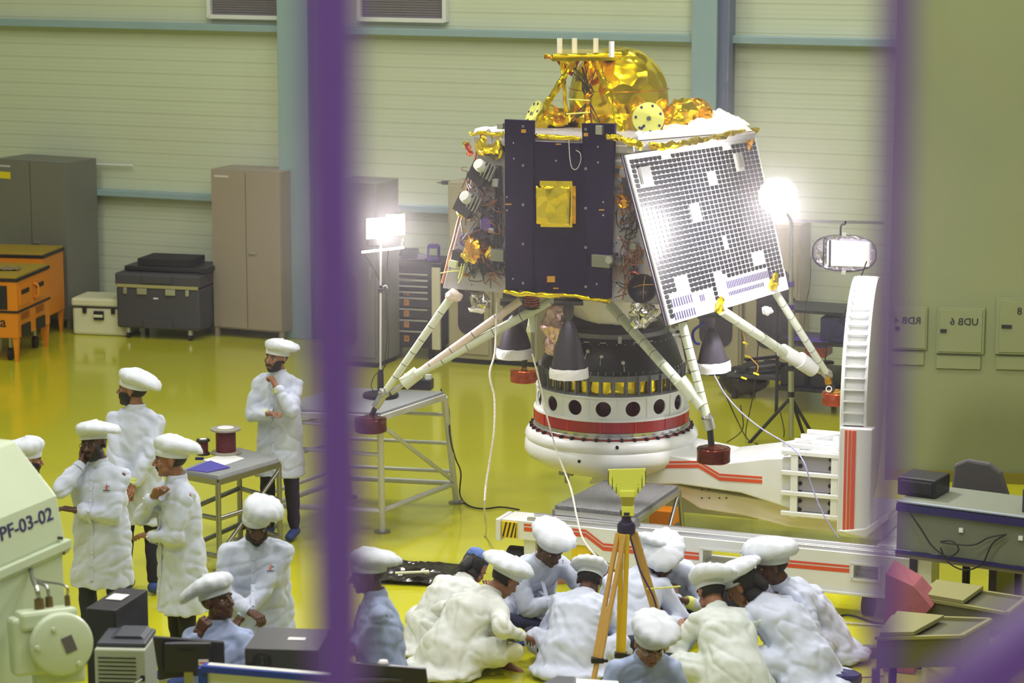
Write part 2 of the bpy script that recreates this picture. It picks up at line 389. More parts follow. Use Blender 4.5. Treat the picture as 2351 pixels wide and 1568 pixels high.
# ================================================================= along the far wall
def steel_cab(label, px0, px1, ybot, z1, dep, m, yaw, yellow=False, side=True):
    a = G(px0, ybot[0]); b = G(px1, ybot[1]); w = (b-a).length; yw = math.degrees(math.atan2(b.y-a.y, b.x-a.x))
    t = thing('steel_cupboard', label, 'cupboard', a, yw); T = fr(a.x, a.y, 0, yw)
    MB(T).box((w/2, dep/2, .11+(z1-.11)/2), (w, dep, z1-.11)).build('body', m, t, bevel=.006)
    for s in (0, 1):
        d = MB(T).box((w*(.25+.5*s), -.009, .11+(z1-.11)/2), (w/2-.012, .018, z1-.15)).build('door', m, t, bevel=.003)
        if s: MB(T).box((w*.5+.09, -.03, 1.06), (.10, .02, .025)).cyl((w*.5+.05, -.01, 1.06), (w*.5+.05, -.04, 1.06), .014).build('handle', m_alu, d, bevel=.003)
    for x in (.03, w-.03):
        for y in (.03, dep-.03): MB(T).box((x, y, .055), (.05, .05, .11)).build('foot', m, t)
    pl = MB(T)
    for i in range(8): pl.box((.06+i*.025, -.0205, z1-.085), (.014, .003, .022))
    pl.build('name_plate', m_paper, t)
    if yellow: MB(T).box((.15, -.021, z1-.20), (.19, .004, .085)).build('sticker', m_yl, t, bevel=.002)
    return t
steel_cab('tall dark grey steel cupboard with a yellow sticker at the far left', 3, 162, (741, 757), 2.08, .62, m_grey, 0, True)
steel_cab('tall brown-grey steel cupboard right of the big charcoal case', 493, 650, (772, 785), 2.06, .5, m_greybrown, 0)
# grey cupboard behind the left flood lamp
def rack(label, px0, px1, yb, z1, m, group=None, dep=.6, win=(.15, .8, .35, 1.35), yaw=WY):
    a = G(px0, yb); T0 = fr(a.x, a.y, 0, yaw); n = T0.to_3x3() @ Vector((0, 1, 0))
    w = (T0.inverted() @ PL(px1, yb, a, n)).x
    t = thing('equipment_cabinet', label, 'cabinet', a, yaw, group)
    MB(T0).box((w/2, dep/2, .06+(z1-.06)/2), (w, dep, z1-.06)).build('body', m, t, bevel=.008)
    MB(T0).box((w/2, dep/2, .035), (w-.06, dep-.06, .07)).build('plinth', m_black, t)
    k = MB(T0).box((w/2, -.012, z1/2+.04), (w-.05, .024, z1-.16)).build('door', m, t, bevel=.006)
    x0, x1, z0, z2 = w*win[0], w*win[1], win[2], win[3]; r = min(.12, (x1-x0)/2.2)
    poly = []
    for cx_, cz, a0 in ((x1-r, z0+r, -90), (x1-r, z2-r, 0), (x0+r, z2-r, 90), (x0+r, z0+r, 180)):
        for q in range(6): an = R(a0+q*18); poly.append((cx_+r*math.cos(an), cz+r*math.sin(an)))
    MB(T0).prism(poly, -.034, -.022).build('grille', mat('dark_grille', (58, 52, 60), .5, bump=.8, bscale=60, voro=True), k)
    MB(T0).box((w*.88, -.035, 1.1), (.03, .03, .13)).build('handle', m_steel, k)
    return t
rack('grey ventilated cabinet behind the left flood lamp', 765, 868, 838, 2.12, m_grey, win=(.1, .55, .25, 1.1))
bc = [('beige cabinet with dark rounded grille beside the tool chest', 1030, 1128), ('beige cabinet directly behind the left engine nozzle', 1132, 1232),
      ('beige cabinet hidden mostly by the dark ramp panel', 1330, 1432), ('beige cabinet behind the round adapter', 1436, 1540), ('beige cabinet with dark grille seen left of the right engine nozzle', 1575, 1700), ('beige cabinet with dark grille seen between the right struts', 1704, 1832)]
for l, p0, p1 in bc:
    if 'hidden' in l: continue
    yb = 832+(p0-1030)*.05
    rack(l, p0, p1, yb, 2.1 if p0 < 1500 else 1.75, m_beige, 'beige cabinets along the far wall', win=(.25, .85, .35, 1.25), dep=.42)
# long instrument lying on top of the first beige cabinet
a = onW(1000, 419, .9); T = TW
tp = TW @ Vector((onW(1000, 419, 1).x, -1.0, 0))
q = G(1030, 832)
zt = 2.13
r0 = PL(1002, 419, q+Vector((0, .3, 0)), nW); r1 = PL(1085, 421, q+Vector((0, .3, 0)), nW)
t = thing('long_probe', 'long dark pointed probe lying on the first beige cabinet', 'tool', r0)
MB().cyl(r0, r0+(r1-r0)*.15, .004, .012).build('tip', m_steel, t, smooth=True)
MB().cyl(r0+(r1-r0)*.15, r1, .024).build('barrel', m_dark, t, smooth=True)
# tool chest
a = G(872, 822); T = fr(a.x, a.y, 0, WY+6); n = T.to_3x3() @ Vector((0, 1, 0)); w = (T.inverted() @ PL(1000, 830, a, n)).x
t = thing('tool_chest', 'black tool chest with bright drawer rails behind the left struts', 'tool chest', a, WY+6)
MB(T).box((w/2+.02, .3, .62), (w+.04, .6, .96)).build('body', m_dark, t, bevel=.008)
zs = [.16, .36, .49, .62, .75, .82, .89, .96, 1.03]
for i, z in enumerate(zs[:-1]):
    z2 = zs[i+1]
    d = MB(T).box((w/2, -.012, (z+z2)/2), (w-.04, .024, z2-z-.01)).build('drawer', m_dark, t, bevel=.002)
    MB(T).box((w/2-.02, -.034, z2-.02), (w-.12, .02, .018)).build('drawer_pull', m_alu, d, bevel=.003)
    if i < 5:
        MB(T).box((w/2, -.026, (z+z2)/2-.006), (.06, .004, min(.07, z2-z-.04))).build('number_plate', mat('amber_plate', (190, 130, 40), .5), d)
        MB().text(str(8-i), .05, T @ Matrix.Translation((w/2-.014, -.03, (z+z2)/2-.022)) @ Matrix.Rotation(R(90), 4, 'X'), .0005).build('number', m_txt, d, fix=False)
MB(T).box((w+.02, -.02, .62), (.1, .04, .96)).build('side_rail', mat('pale_rail', (196, 192, 160), .5), t, bevel=.004)
MB(T).box((w/2+.03, .3, 1.12), (w+.1, .64, .05)).build('lid', m_dark, t, bevel=.01)
for x in (.08, w-.08):
    for y in (.1, .5): MB(T).cyl((x-.02, y, .07), (x+.02, y, .07), .07).build('castor', m_black, t, smooth=True)
q = T @ Vector((w*.42, .25, 1.145))
t = thing('power_drill', 'small black device with a round ring on the tool chest top', 'tool', q)
MB(fr(q.x, q.y, q.z)).box((0, 0, .06), (.22, .16, .12)).build('body', m_dark, t, bevel=.02)
MB(fr(q.x, q.y, q.z)).lathe([(.03, -.012), (.05, -.012), (.05, .012), (.03, .012)], 24, closed=True).build('ring', m_steel, t)
q = T @ Vector((w*.88, .2, 1.145))
t = thing('purple_clamp', 'purple handled clamp standing on the tool chest right corner', 'tool', q)
MB(fr(q.x, q.y, q.z)).box((-.06, 0, .09), (.03, .08, .18)).box((.06, 0, .09), (.03, .08, .18)).box((0, 0, .17), (.12, .08, .05)).box((0, 0, .02), (.12, .08, .04)).build('frame', m_purplep, t, bevel=.01)
q = T @ Vector((w*.15, .2, 1.145))
o = MB(fr(q.x, q.y, q.z)).prism([(0, 0), (.38, 0), (.42, .03), (.3, .07), (.05, .05)], -.08, .08).build('plastic_wrapped_parts', mat('clear_wrap', (170, 160, 190), .2), bevel=.01)
tag(o, 'pale plastic wrapped parts lying left on the tool chest', 'package')
# grey-white panel leaning at the right of chest
# big cases
def box_case(label, name, px0, px1, yb, h, dep, m, trimm, yaw, castors, zb):
    a = G(px0, yb, zb); T = fr(a.x, a.y, zb, yaw); n = T.to_3x3() @ Vector((0, 1, 0)); w = (T.inverted() @ PL(px1, yb, a, n)).x
    t = thing(name, label, 'case', (a.x, a.y, 0), yaw)
    MB(T).box((w/2, dep/2, h*.38), (w, dep, h*.76)).build('shell', m, t, bevel=.035)
    MB(T).box((w/2, dep/2, h*.88), (w+.02, dep+.02, h*.24)).build('lid', m, t, bevel=.03)
    MB(T).box((w/2, -.005, h*.77), (w*.97, .02, .04 if castors else .015)).build('rim', trimm, t, bevel=.004)
    for f in ((.12, .32, .66, .86) if castors else (.24, .76)):
        big = castors and f in (.32, .66)
        l = MB(T).box((w*f, -.015, h*.68), (.13 if big else .05, .03, .075)).build('latch', m_alu if castors else m_dark, t, bevel=.008)
    if castors:
        MB(T).box((w*.5, -.012, h*.1), (w*.34, .025, h*.16)).build('skid_recess', m, t, bevel=.01)
        MB(T).box((w*.5, -.016, h*.9), (w*.36, .03, h*.14)).build('handle_recess', m, t, bevel=.01)
        MB(T).box((w*.48, -.005, h*.56), (.06, .006, .018)).build('badge', m_paper, t)
        for x in (.12*w, .86*w):
            for y in (.06, dep-.1):
                c = MB(T).cyl((x, y, 0), (x, y, -.06), .03, .035).build('castor_fork', m_alu, t, smooth=True)
                MB(T).cyl((x-.018, y, -zb+.035), (x+.018, y, -zb+.035), .035).build('castor_wheel', m_black, c, smooth=True)
    else:
        MB(T).box((w*.5, -.02, h*.55), (.13, .03, .11)).build('handle_plate', m_dark, t, bevel=.008)
        MB(T).box((w*.5, -.045, h*.54), (.12, .02, .035)).build('handle', m_casew, t, bevel=.008)
    return t, T, w
box_case('white plastic case with dark latches left of the charcoal case', 'equipment_case', 167, 292, 768, .46, .5, m_casew, m_dark, -12, False, 0.0)
t, T, w = box_case('large charcoal case on castors with a pale metal rim', 'wheeled_case', 268, 460, 752, .68, .72, m_case, mat('pale_rim', (176, 168, 116), .4, .3), -15, True, .13)
z = .13+.68
q = T @ Vector((w*.55, .42, .685)); TT = fr(q.x, q.y, q.z+.004, -15)
tag(MB(TT).box((0, 0, .03), (w*.98, .6, .06)).build('foam_slab', m_dark, bevel=.012), 'wide charcoal foam slab lying on the large case', 'foam', 'foam slabs on the large case')
tag(MB(TT).box((-.04, 0, .105), (.68, .5, .085)).build('foam_slab', mat('black_foam', (30, 30, 33), .9), bevel=.006), 'smaller black foam slab on top of the wide slab', 'foam', 'foam slabs on the large case')
# broom standing behind the cases
a = G(262, 745)+Vector((0, .9, 0)); a.z = 0
t = thing('floor_squeegee', 'dark long handled pole leaning behind the white case', 'tool', a)
e = PL(282, 612, a+Vector((0, -.1, 0)), Vector((0, 1, 0)))
MB().cyl(PL(225, 680, a, Vector((0, 1, 0))), e, .014).build('handle', m_case, t, smooth=True)
MB().box(e, (.16, .06, .05), (0, 20, 0)).build('grip', m_case, t, bevel=.01)
# conduit on the wall
A, B = onW(60, 372, .1), onW(300, 381, .1)
o = MB(TW).cyl((A.x, -.06, A.z), (B.x, -.06, B.z), .012).build('wall_conduit', m_white, smooth=True); o['kind'] = 'structure'; o.name = 'trim_9'
# ---- orange workshop benches
def bench(label, px, yb, w, d, h, yaw, full):
    a = G(px, yb); T = fr(a.x, a.y, 0, yaw)   # a is the near right foot; body spans -x and +y
    t = thing('workshop_trolley', label, 'tool trolley', a, yaw, 'orange trolleys')
    for x in (-.04, -w+.04):
        for y in (.04, d-.04): MB(T).add([(x-.035, y-.03, .30), (x+.035, y-.03, .30), (x+.035, y+.03, .30), (x-.035, y+.03, .30), (x-.015, y-.02, 0), (x+.015, y-.02, 0), (x+.015, y+.02, 0), (x-.015, y+.02, 0)], [(0, 1, 2, 3), (7, 6, 5, 4), (0, 4, 5, 1), (1, 5, 6, 2), (2, 6, 7, 3), (3, 7, 4, 0)]).build('leg', m_orange, t)
    MB(T).box((-w/2, d/2, (.28+h)/2-.02), (w, d, h-.32)).build('body', m_orange, t, bevel=.008)
    MB(T).box((-w/2, d/2, h-.02), (w+.03, d+.03, .035)).build('top_rim', m_dark, t, bevel=.004)
    MB(T).box((-w/2, d/2, h+.005), (w, d, .03)).build('worktop', m_wood, t, bevel=.004)
    if full:
        MB(T).box((-w/2, d/2, h*.6), (w+.02, d+.02, .025)).build('mid_band', m_dark, t)
        dk = mat('bench_black', (24, 26, 26), .6)
        for y0 in (.1, d/2+.05):
            dr = MB(T).box((.004, y0+.13, h*.78), (.02, .32, h*.24)).build('side_door', m_orange, t, bevel=.004)
            MB(T).box((.016, y0+.13, h*.82), (.01, .24, .05)).build('slot', dk, dr)
            MB(T).box((.016, y0+.13, h*.36), (.012, .26, .14)).build('bin', dk, t)
            for q in range(3): MB(T).box((.012, y0+.13, h*.5+q*.03), (.008, .26, .012)).build('vent', mat('orange_dark', (150, 84, 8), .5), t)
        MB(T).tube([(.01, d*.5, h*.7), (.06, d*.5, h*.72), (.06, d*.5, h*.84), (.01, d*.5, h*.86)], .014).build('handle', m_orange, t, smooth=True)
        MB(T).box((-w*.35, -.006, h*.77), (w*.45, .015, h*.28)).build('front_grille', dk, t)
        MB().text('ta', .17, T @ Matrix.Translation((-.27, -.003, h*.42)) @ Matrix.Rotation(R(90), 4, 'X'), .001).build('lettering', m_txt, t, fix=False)
        for x, y in ((-.15, .14), (-.15, d-.12), (-w+.15, .14)):
            c = MB(T).cyl((x, y, .3), (x, y, .12), .02).build('castor_fork', m_alu, t)
            MB(T).cyl((x-.02, y, .075), (x+.02, y, .075), .075).build('castor_wheel', m_black, c, smooth=True)
    return t, T
tb, TB = bench('orange workshop trolley with wooden top and black letters, nearest', 44, 832, .95, 1.05, .98, -10, True)
bench('orange workshop trolley behind the lettered one', 105, 783, 1.0, .7, 1.05, -10, False)
q = TB @ Vector((-.28, .5, 1.0))
tag(MB(fr(q.x, q.y, q.z+.005)).grid(lambda u, v: ((u-.5)*.26, (v-.5)*.2, .012+.03*noise.noise(Vector((u*4, v*4, 1)))), 12, 10).build('rag', mat('grey_rag', (120, 108, 80), .9), noise_amp=.01, noise_scale=20), 'crumpled grey-brown rag on the nearest orange trolley', 'cloth')

# ================================================================= work tables
def tube_table(label, corners, ztop, mt, m_l, r=.026, stretch=None):
    c = sum(corners, Vector())/4; t = thing('work_table', label, 'table', (c.x, c.y, 0))
    MB().slab([Vector((p.x, p.y, ztop)) for p in corners], (0, 0, 1), .025).build('table_top', mt, t)
    fm = MB()
    for i in range(4):
        a, b = corners[i], corners[(i+1) % 4]; fm.bar((a.x, a.y, ztop-.05), (b.x, b.y, ztop-.05), .04, .05)
    fm.build('frame', m_l, t, bevel=.004)
    feet = []
    for i, p in enumerate(corners):
        out = (Vector((p.x, p.y, 0))-Vector((c.x, c.y, 0))).normalized()*(stretch or 0)
        q = Vector((p.x, p.y, 0))+out; feet.append(q)
        l = MB().cyl((p.x, p.y, ztop-.05), q, r).build('leg', m_l, t, smooth=True)
        MB().cyl(q, q+Vector((0, 0, .015)), .06).build('foot_plate', m_steel, l)
    return t, feet
# lamp table left of the lander
zt = 1.10
cs = [G(878, 940, zt), G(1022, 897, zt), G(905, 862+15, zt), G(700, 912, zt)]
cs = [G(872, 948, zt), G(1020, 899, zt), None, None]
vv = Vector((-.92, .20, 0))
cs[2] = cs[1]+vv; cs[3] = cs[0]+vv
fA, fB = G(878, 1222), G(1048, 1155)
c4 = [Vector((p.x, p.y, 0)) for p in cs]
t = thing('work_table', 'white tubular table carrying the left flood lamp', 'table', (c4[0].x, c4[0].y, 0))
MB().slab([Vector((p.x, p.y, zt)) for p in c4], (0, 0, 1), .02).build('table_top', m_mesh, t)
fm = MB()
for i in range(4): fm.bar((c4[i].x, c4[i].y, zt-.045), (c4[(i+1) % 4].x, c4[(i+1) % 4].y, zt-.045), .04, .05)
fm.build('frame', m_tubew, t, bevel=.004)
ft = [fA, fB, fB+vv*1.05, fA+vv*1.05]
tops = [Vector((p.x, p.y, zt-.05)) for p in c4]
for a, b in zip(tops, ft):
    l = MB().cyl(a, b, .028).build('leg', m_tubew, t, smooth=True); MB().cyl(b, b+Vector((0, 0, .012)), .07).build('foot_plate', m_steel, l)
def onleg(i, z): a, b = tops[i], ft[i]; return a+(b-a)*((a.z-z)/a.z)
for z in (.88, .60, .32):
    for i, j in ((1, 2), (3, 2)): MB().cyl(onleg(i, z), onleg(j, z), .017).build('rung', m_tubew, t, smooth=True)
for i, j in ((0, 1), (1, 2), (2, 3), (3, 0)): MB().cyl(onleg(i, .2), onleg(j, .2), .024).build('base_rail', m_tubew, t, smooth=True)
MB().cyl(onleg(0, 1.0), onleg(1, .22), .019).build('brace', m_tubew, t, smooth=True)
MB().cyl(onleg(3, 1.0), onleg(0, .95), .017).build('rung', m_tubew, t, smooth=True)
MB().cyl(onleg(3, .75), onleg(0, .72), .017).build('rung', m_tubew, t, smooth=True)
# left flood lamp on a round base
b0 = G(874, 911, zt+.001)
t = thing('flood_lamp', 'twin panel flood lamp on a thin pole standing on the white table', 'lamp', b0)
MB(fr(b0.x, b0.y, b0.z)).lathe([(0, 0), (.15, 0), (.155, .015), (.15, .03), (.04, .045), (0, .045)], 40).build('base', m_black, t, smooth=True)
MB(fr(b0.x, b0.y, b0.z)).lathe([(.028, .04), (.028, .2), (.016, .24)], 16).build('socket', m_dark, t, smooth=True)
def at(px, py): return PL(px, py, b0, Vector((0, 1, 0)))
MB().cyl((b0.x, b0.y, zt+.2), at(874, 560), .0095).build('pole', m_tubew, t, smooth=True)
MB().cyl(at(868, 664), at(880, 664), .02).cyl(at(874, 672), at(874, 655), .016).build('clamp', m_dark, t)
MB().tube([at(876, 660), at(886, 655), at(890, 662)], .006).build('knob', m_tubew, t)
for p0, p1, ya, yb in ((841, 885, 503, 549), (886, 929, 494, 541)):
    A, B, C, D = at(p0, ya), at(p1, ya-2), at(p1, yb-2), at(p0, yb)
    hd = MB().slab([x+Vector((0, .03, 0)) for x in (A, B, C, D)], (0, -1, 0), .05).build('lamp_head', m_grey, t, bevel=.004)
    MB().slab([x+Vector((0, .01, 0)) for x in (A, B, C, D)], (0, -1, 0), .015).build('led_panel', m_light, hd)
tl = MB().bar(at(830, 579), at(928, 568), .028, .02).build('light_bar', m_tube, t, bevel=.004)
MB().cyl(at(926, 548), at(926, 570), .006).cyl(at(845, 552), at(845, 560), .006).tube([at(838, 560), at(850, 564), at(876, 565)], .004).build('bracket', m_dark, t)
MB().tube([at(838, 585), at(855, 612), at(870, 640), at(884, 668), at(890, 720), at(893, 790), at(885, 840), at(862, 860), at(852, 885), at(862, 905)], .0035).build('lamp_cord', m_cable, t, smooth=True)
MB().tube([at(892, 575), at(889, 610), at(891, 660), at(884, 700), at(889, 770), at(880, 850), at(872, 890)], .0035).build('lamp_cord', m_cable, t, smooth=True)
lc = at(885, 522)
lamp('AREA', 'left_flood_light', lc+Vector((0, -.06, 0)), 95, (1, .93, .95), .35, lc+Vector((1.2, -1.6, -.15)), .2)
# black power box with two white adaptors
q = G(958, 893, zt); T = fr(q.x, q.y, zt+.002, -12)
t = thing('power_box', 'low black power box on the white table behind the struts', 'power supply', q)
MB(T).box((0, 0, .045), (.27, .12, .09)).build('case', m_dark, t, bevel=.006)
for x in (-.09, .1):
    MB(T).cyl((x, 0, .09), (x, 0, .13), .03).build('plug', m_white, t, smooth=True)
# ---- reel table
zr = .80
cs = [G(500, 1093, zr), G(592, 1062, zr), None, None]; vv2 = G(560, 1029, zr)-G(592, 1062, zr)
cs = [G(418, 1078, zr), G(500, 1093, zr), G(640, 1052, zr), G(548, 1027, zr)]
t, feet = tube_table('steel tubular table carrying wire reels and papers', cs, zr, m_mesh, m_steel, .022, .0)
for z in (.45,):
    for i in range(4):
        a, b = feet[i], feet[(i+1) % 4]; MB().cyl((a.x, a.y, z), (b.x, b.y, z), .02).build('rail', m_steel, t, smooth=True)
        MB().cyl((a.x, a.y, .14), (b.x, b.y, .14), .02).build('rail', m_steel, t, smooth=True)
MB().cyl((feet[1].x, feet[1].y, .15), (feet[2].x, feet[2].y, .7), .017).build('brace', m_steel, t, smooth=True)
def reel(label, px, py, r, h, mf, rc):
    q = G(px, py, zr); T = fr(q.x, q.y, zr+.002); t = thing('wire_reel', label, 'wire reel', q, group='wire reels on the steel table')
    for nm, z in (('lower_flange', 0), ('upper_flange', h-.018)):
        MB(T).lathe([(.0, z), (r, z), (r, z+.014), (r*.92, z+.018), (0, z+.018)], 36).build(nm, mf, t, smooth=True)
    MB(T).lathe([(rc, .018), (rc, h-.018)], 36).build('winding', m_redwire, t, smooth=True)
    MB(T).lathe([(0, h+.001), (r*.55, h+.001), (r*.55, h+.003), (0, h+.003)], 30).build('reel_label', m_paper, t)
reel('small dark red wire reel on the steel table', 467, 1044, .056, .13, m_dark, .04)
reel('large dark red wire reel with grey flanges on the steel table', 519, 1041, .125, .215, mat('grey_flange', (150, 146, 134), .5), .083)
pp = [G(465, 1056, zr+.003), G(520, 1040, zr+.003), G(562, 1052, zr+.003), G(515, 1068, zr+.003)]
tag(MB().slab(pp, (0, 0, 1), .002).build('paper_sheets', m_paper), 'white paper sheets on the steel table behind the blue folder', 'paper')
pp = [G(428, 1078, zr+.006), G(483, 1057, zr+.03), G(528, 1072, zr+.012), G(476, 1084, zr+.006)]
tag(MB().slab(pp, (0, 0, 1), .006).build('folder', m_bluefold), 'blue-violet folder at the near corner of the steel table', 'folder')
q = G(458, 1056, zr)
tag(MB(fr(q.x, q.y, zr+.012)).box((0, 0, 0), (.07, .03, .022)).build('stapler', m_navy, bevel=.006), 'small navy object beside the small reel', 'stationery')
# ================================================================= the lander
LY = -31
AX = fr(0, 0, 0, LY).to_3x3()
ux, uy = AX @ Vector((1, 0, 0)), AX @ Vector((0, 1, 0))      # along the front, and away from us
F0 = P(1280, 672, 20.0)
def FP(px, py, off=0): return PL(px, py, F0-uy*off, uy)
ZB = 2.03
lander = thing('lunar_lander', 'large moon lander with gold dome and dark front panel on the round adapter', 'spacecraft', (.845, 21.0, .9))
depth = 1.75
fl = [FP(1108, 306), FP(1437, 322), FP(1512, 700), FP(1015, 662)]
MB().hull(fl, [fl[0]+uy*depth, fl[1]+uy*depth-ux*.45, fl[2]+uy*depth-ux*.45, fl[3]+uy*depth]).build('body', m_panelg, lander, bevel=.01)
# dark ramp panel in three strips
def strip(pts, off, th=.03): return MB().slab([FP(x, y, off) for x, y in pts], -uy, th)
rp = strip([(1176, 322), (1407, 333), (1398, 686), (1160, 664)], .05, .05).build('ramp_panel', m_ramp, lander, bevel=.004)
strip([(1158, 274), (1224, 277), (1223, 667), (1160, 661)], .085, .035).build('ramp_strip', m_ramp, lander, bevel=.004)
strip([(1335, 283), (1411, 284), (1398, 686), (1351, 683)], .085, .035).build('ramp_strip', m_ramp, lander, bevel=.004)
dots = MB()
for x, ys in ((1201, (290, 380, 470, 560, 650)), (1345, (297, 387, 478, 568, 658))):
    for y in ys:
        p = FP(x, y, .088); dots.T = axisM(p, -uy); dots.lathe([(.006, 0), (.011, 0), (.011, .004), (.006, .004)], 12, closed=True)
for x, y in ((1179, 328), (1180, 364), (1277, 369), (1373, 337), (1373, 373), (1164, 452), (1164, 483), (1385, 464), (1385, 494), (1178, 640), (1370, 652)):
    p = FP(x, y, .088); dots.T = axisM(p, -uy); dots.lathe([(0, .0), (.008, .0), (.007, .004), (0, .004)], 10)
dots.T = Matrix(); dots.build('screws', m_alu, rp)
lb = MB()
for x, y, w, h in ((1202, 301, 11, 8), (1345, 309, 10, 8), (1282, 331, 12, 3), (1167, 469, 14, 3), (1381, 482, 12, 3), (1265, 641, 18, 14), (1276, 662, 12, 3)):
    lb.slab([FP(x-w/2, y-h/2, .09), FP(x+w/2, y-h/2, .09), FP(x+w/2, y+h/2, .09), FP(x-w/2, y+h/2, .09)], -uy, .002)
lb.build('amber_labels', m_kapton, rp)
MB().tube([FP(1306, 322, .07), FP(1308, 360, .07), FP(1313, 385, .07), FP(1324, 388, .07), FP(1333, 370, .07), FP(1332, 352, .07), FP(1322, 345, .07)], .0032).build('loop_wire', m_cablew, rp, smooth=True)
def foilgrid(name, quad, nrm, amp, m, par, n=22, seed=0, th=0, sc=7, flat=True):
    A, B, C, D = quad                     # TL TR BR BL
    def fn(u, v):
        p = (A*(1-u)+B*u)*(1-v)+(D*(1-u)+C*u)*v
        e = 1 if 0 < u < 1 and 0 < v < 1 else .0
        h = noise.turbulence(p*sc+Vector((seed, 0, 0)), 3, True)
        return p+nrm*(amp*(.1+h)*e)
    mb = MB().grid(fn, n, n)
    mb.slab([A, B, C, D], nrm, max(th, .004))
    return mb.build(name, m, par, smooth=(False if flat else 60), fix=True)
pt = strip([(1239, 415), (1314, 416), (1314, 522), (1241, 521)], .105, .02).build('foil_patch', m_gold, lander)
foilgrid('foil_cover', [FP(1230, 427, .115), FP(1308, 429, .115), FP(1306, 518, .115), FP(1231, 514, .115)], -uy, .02, m_gold, pt, 26, 21, sc=5, flat=False)
strip([(1308, 427), (1322, 427), (1322, 514), (1312, 513)], .10, .012).build('foil_flap', m_gold2, pt)
# orange edge beads
m_harnb = mat('orange_bead', (190, 118, 70), .4, .3)
for x0, y0, x1, y1, of in ((1106, 308, 1015, 650, .02), (1398, 300, 1396, 690, .04), (1437, 360, 1526, 735, .03)):
    n_ = 10; MB().tube([FP(x0+(x1-x0)*i/n_+random.uniform(-1, 1), y0+(y1-y0)*i/n_, of) for i in range(n_+1)], .010).build('edge_bead', m_harnb, lander, smooth=True)
# gold lip below and above the ramp
def rag(name, pts, r, m, par=lander, amp=.012, sc=14):
    mb = MB().tube(pts, r, 10, 8); return mb.build(name, m, par, smooth=50, noise_amp=amp, noise_scale=sc)
rag('bottom_foil', [FP(1160, 668, .06), FP(1200, 674, .07), FP(1260, 677, .06), (FP(1330, 682, .06)), FP(1398, 690, .05)], .022, m_gold)
rag('top_foil', [FP(1228, 312, .02), FP(1280, 316, .03), FP(1335, 318, .02)], .02, m_gold)
# left equipment zone on the front
def lump(name, px, py, r, m, off=.06, amp=.03, sc=9, par=lander, sq=(1, 1, 1), base=None):
    c = base if base is not None else FP(px, py, off); mb = MB(axisM(c, -uy)).ell((0, 0, 0), (r*sq[0], r*sq[1], r*sq[2]), 22, 14)
    return mb.build(name, m, par, smooth=25, noise_amp=amp, noise_scale=sc)
def fbox(name, px, py, w, h, d, m, par=lander, rot=0, off=0, bev=.004):
    c = FP(px, py, off); k = FPX/20.6
    mb = MB(Matrix.Translation(c) @ fr(0, 0, 0, LY) @ Matrix.Rotation(R(rot), 4, 'Y')).box((0, -d/2, 0), (w/k, d, h/k))
    return mb.build(name, m, par, bevel=bev)
lump('foil_lump', 1126, 340, .105, m_gold, .03, .05, 9, sq=(1.3, 1, .4))
lump('foil_lump', 1092, 572, .10, m_gold2, .07, .06, 9, sq=(1, 1, .7))
lump('foil_lump', 1078, 592, .07, m_gold, .10, .04, 9, sq=(1, .9, .6))
lump('foil_lump', 1128, 578, .06, m_gold, .06, .04, 12, sq=(.6, 1.1, .5))
lump('foil_lump', 1085, 552, .05, m_gold, .05, .03, 12, sq=(1.1, .5, .5))
lump('foil_lump', 1078, 345, .04, m_copper, .0, .04, 12, sq=(.6, 1.3, .5))
lump('foil_lump', 1074, 325, .035, m_gold, .0, .03, 12, sq=(1.2, .6, .5))
lump('foil_lump', 1436, 458, .07, m_gold2, .04, .04, 14, sq=(.8, .9, .5))
lump('foil_lump', 1058, 485, .045, m_gold, .04, .03, 14, sq=(1, 1, .5))
# star cameras with white covers
for x, y in ((1104, 382), (1072, 455)):
    cmr = fbox('camera_unit', x+10, y+14, 46, 44, .12, m_dark, rot=28)
    c = FP(x, y, .12); MB(axisM(c, (-.5, -.6, .55))).lathe([(0, .05), (.045, .045), (.05, 0), (.04, -.06), (.03, -.07), (0, -.07)], 24).build('lens_cover', m_white, cmr, smooth=True)
    for q in range(4): fb = MB(Matrix.Translation(FP(x+18, y+12, .125)) @ fr(0, 0, 0, LY) @ Matrix.Rotation(R(28), 4, 'Y')).box((-.05+.03*q, 0, 0), (.008, .03, .13)).build('cooling_fin', m_alu, cmr)
fbox('electronics_box', 1060, 590, 26, 34, .09, m_black2, rot=10)
fbox('connector_block', 1056, 602, 22, 16, .12, m_casew, rot=8)
fbox('electronics_box', 1110, 545, 40, 44, .05, m_dark, rot=0)
fbox('hinge_bracket', 1160, 582, 34, 28, .13, m_steel)
fbox('hinge_bracket', 1397, 595, 46, 28, .13, m_steel)
MB(axisM(FP(1400, 596, .13), -uy)).lathe([(0, .02), (.03, .02), (.035, 0)], 20).build('hinge_boss', m_alu, lander, smooth=True)
fbox('hinge_bracket', 1165, 287, 16, 14, .12, m_alu); fbox('hinge_bracket', 1391, 296, 16, 20, .12, m_alu)
for x, y, rt in ((1122, 314, 0), (1448, 334, 4)):
    c = FP(x, y, .05); mb = MB(Matrix.Translation(c) @ fr(0, 0, 0, LY)).prism([(-.035, -.06), (.035, -.06), (.018, .05), (0, .065), (-.018, .05)], -.01, .01)
    mb.build('lifting_lug', m_panelg, lander, bevel=.003)
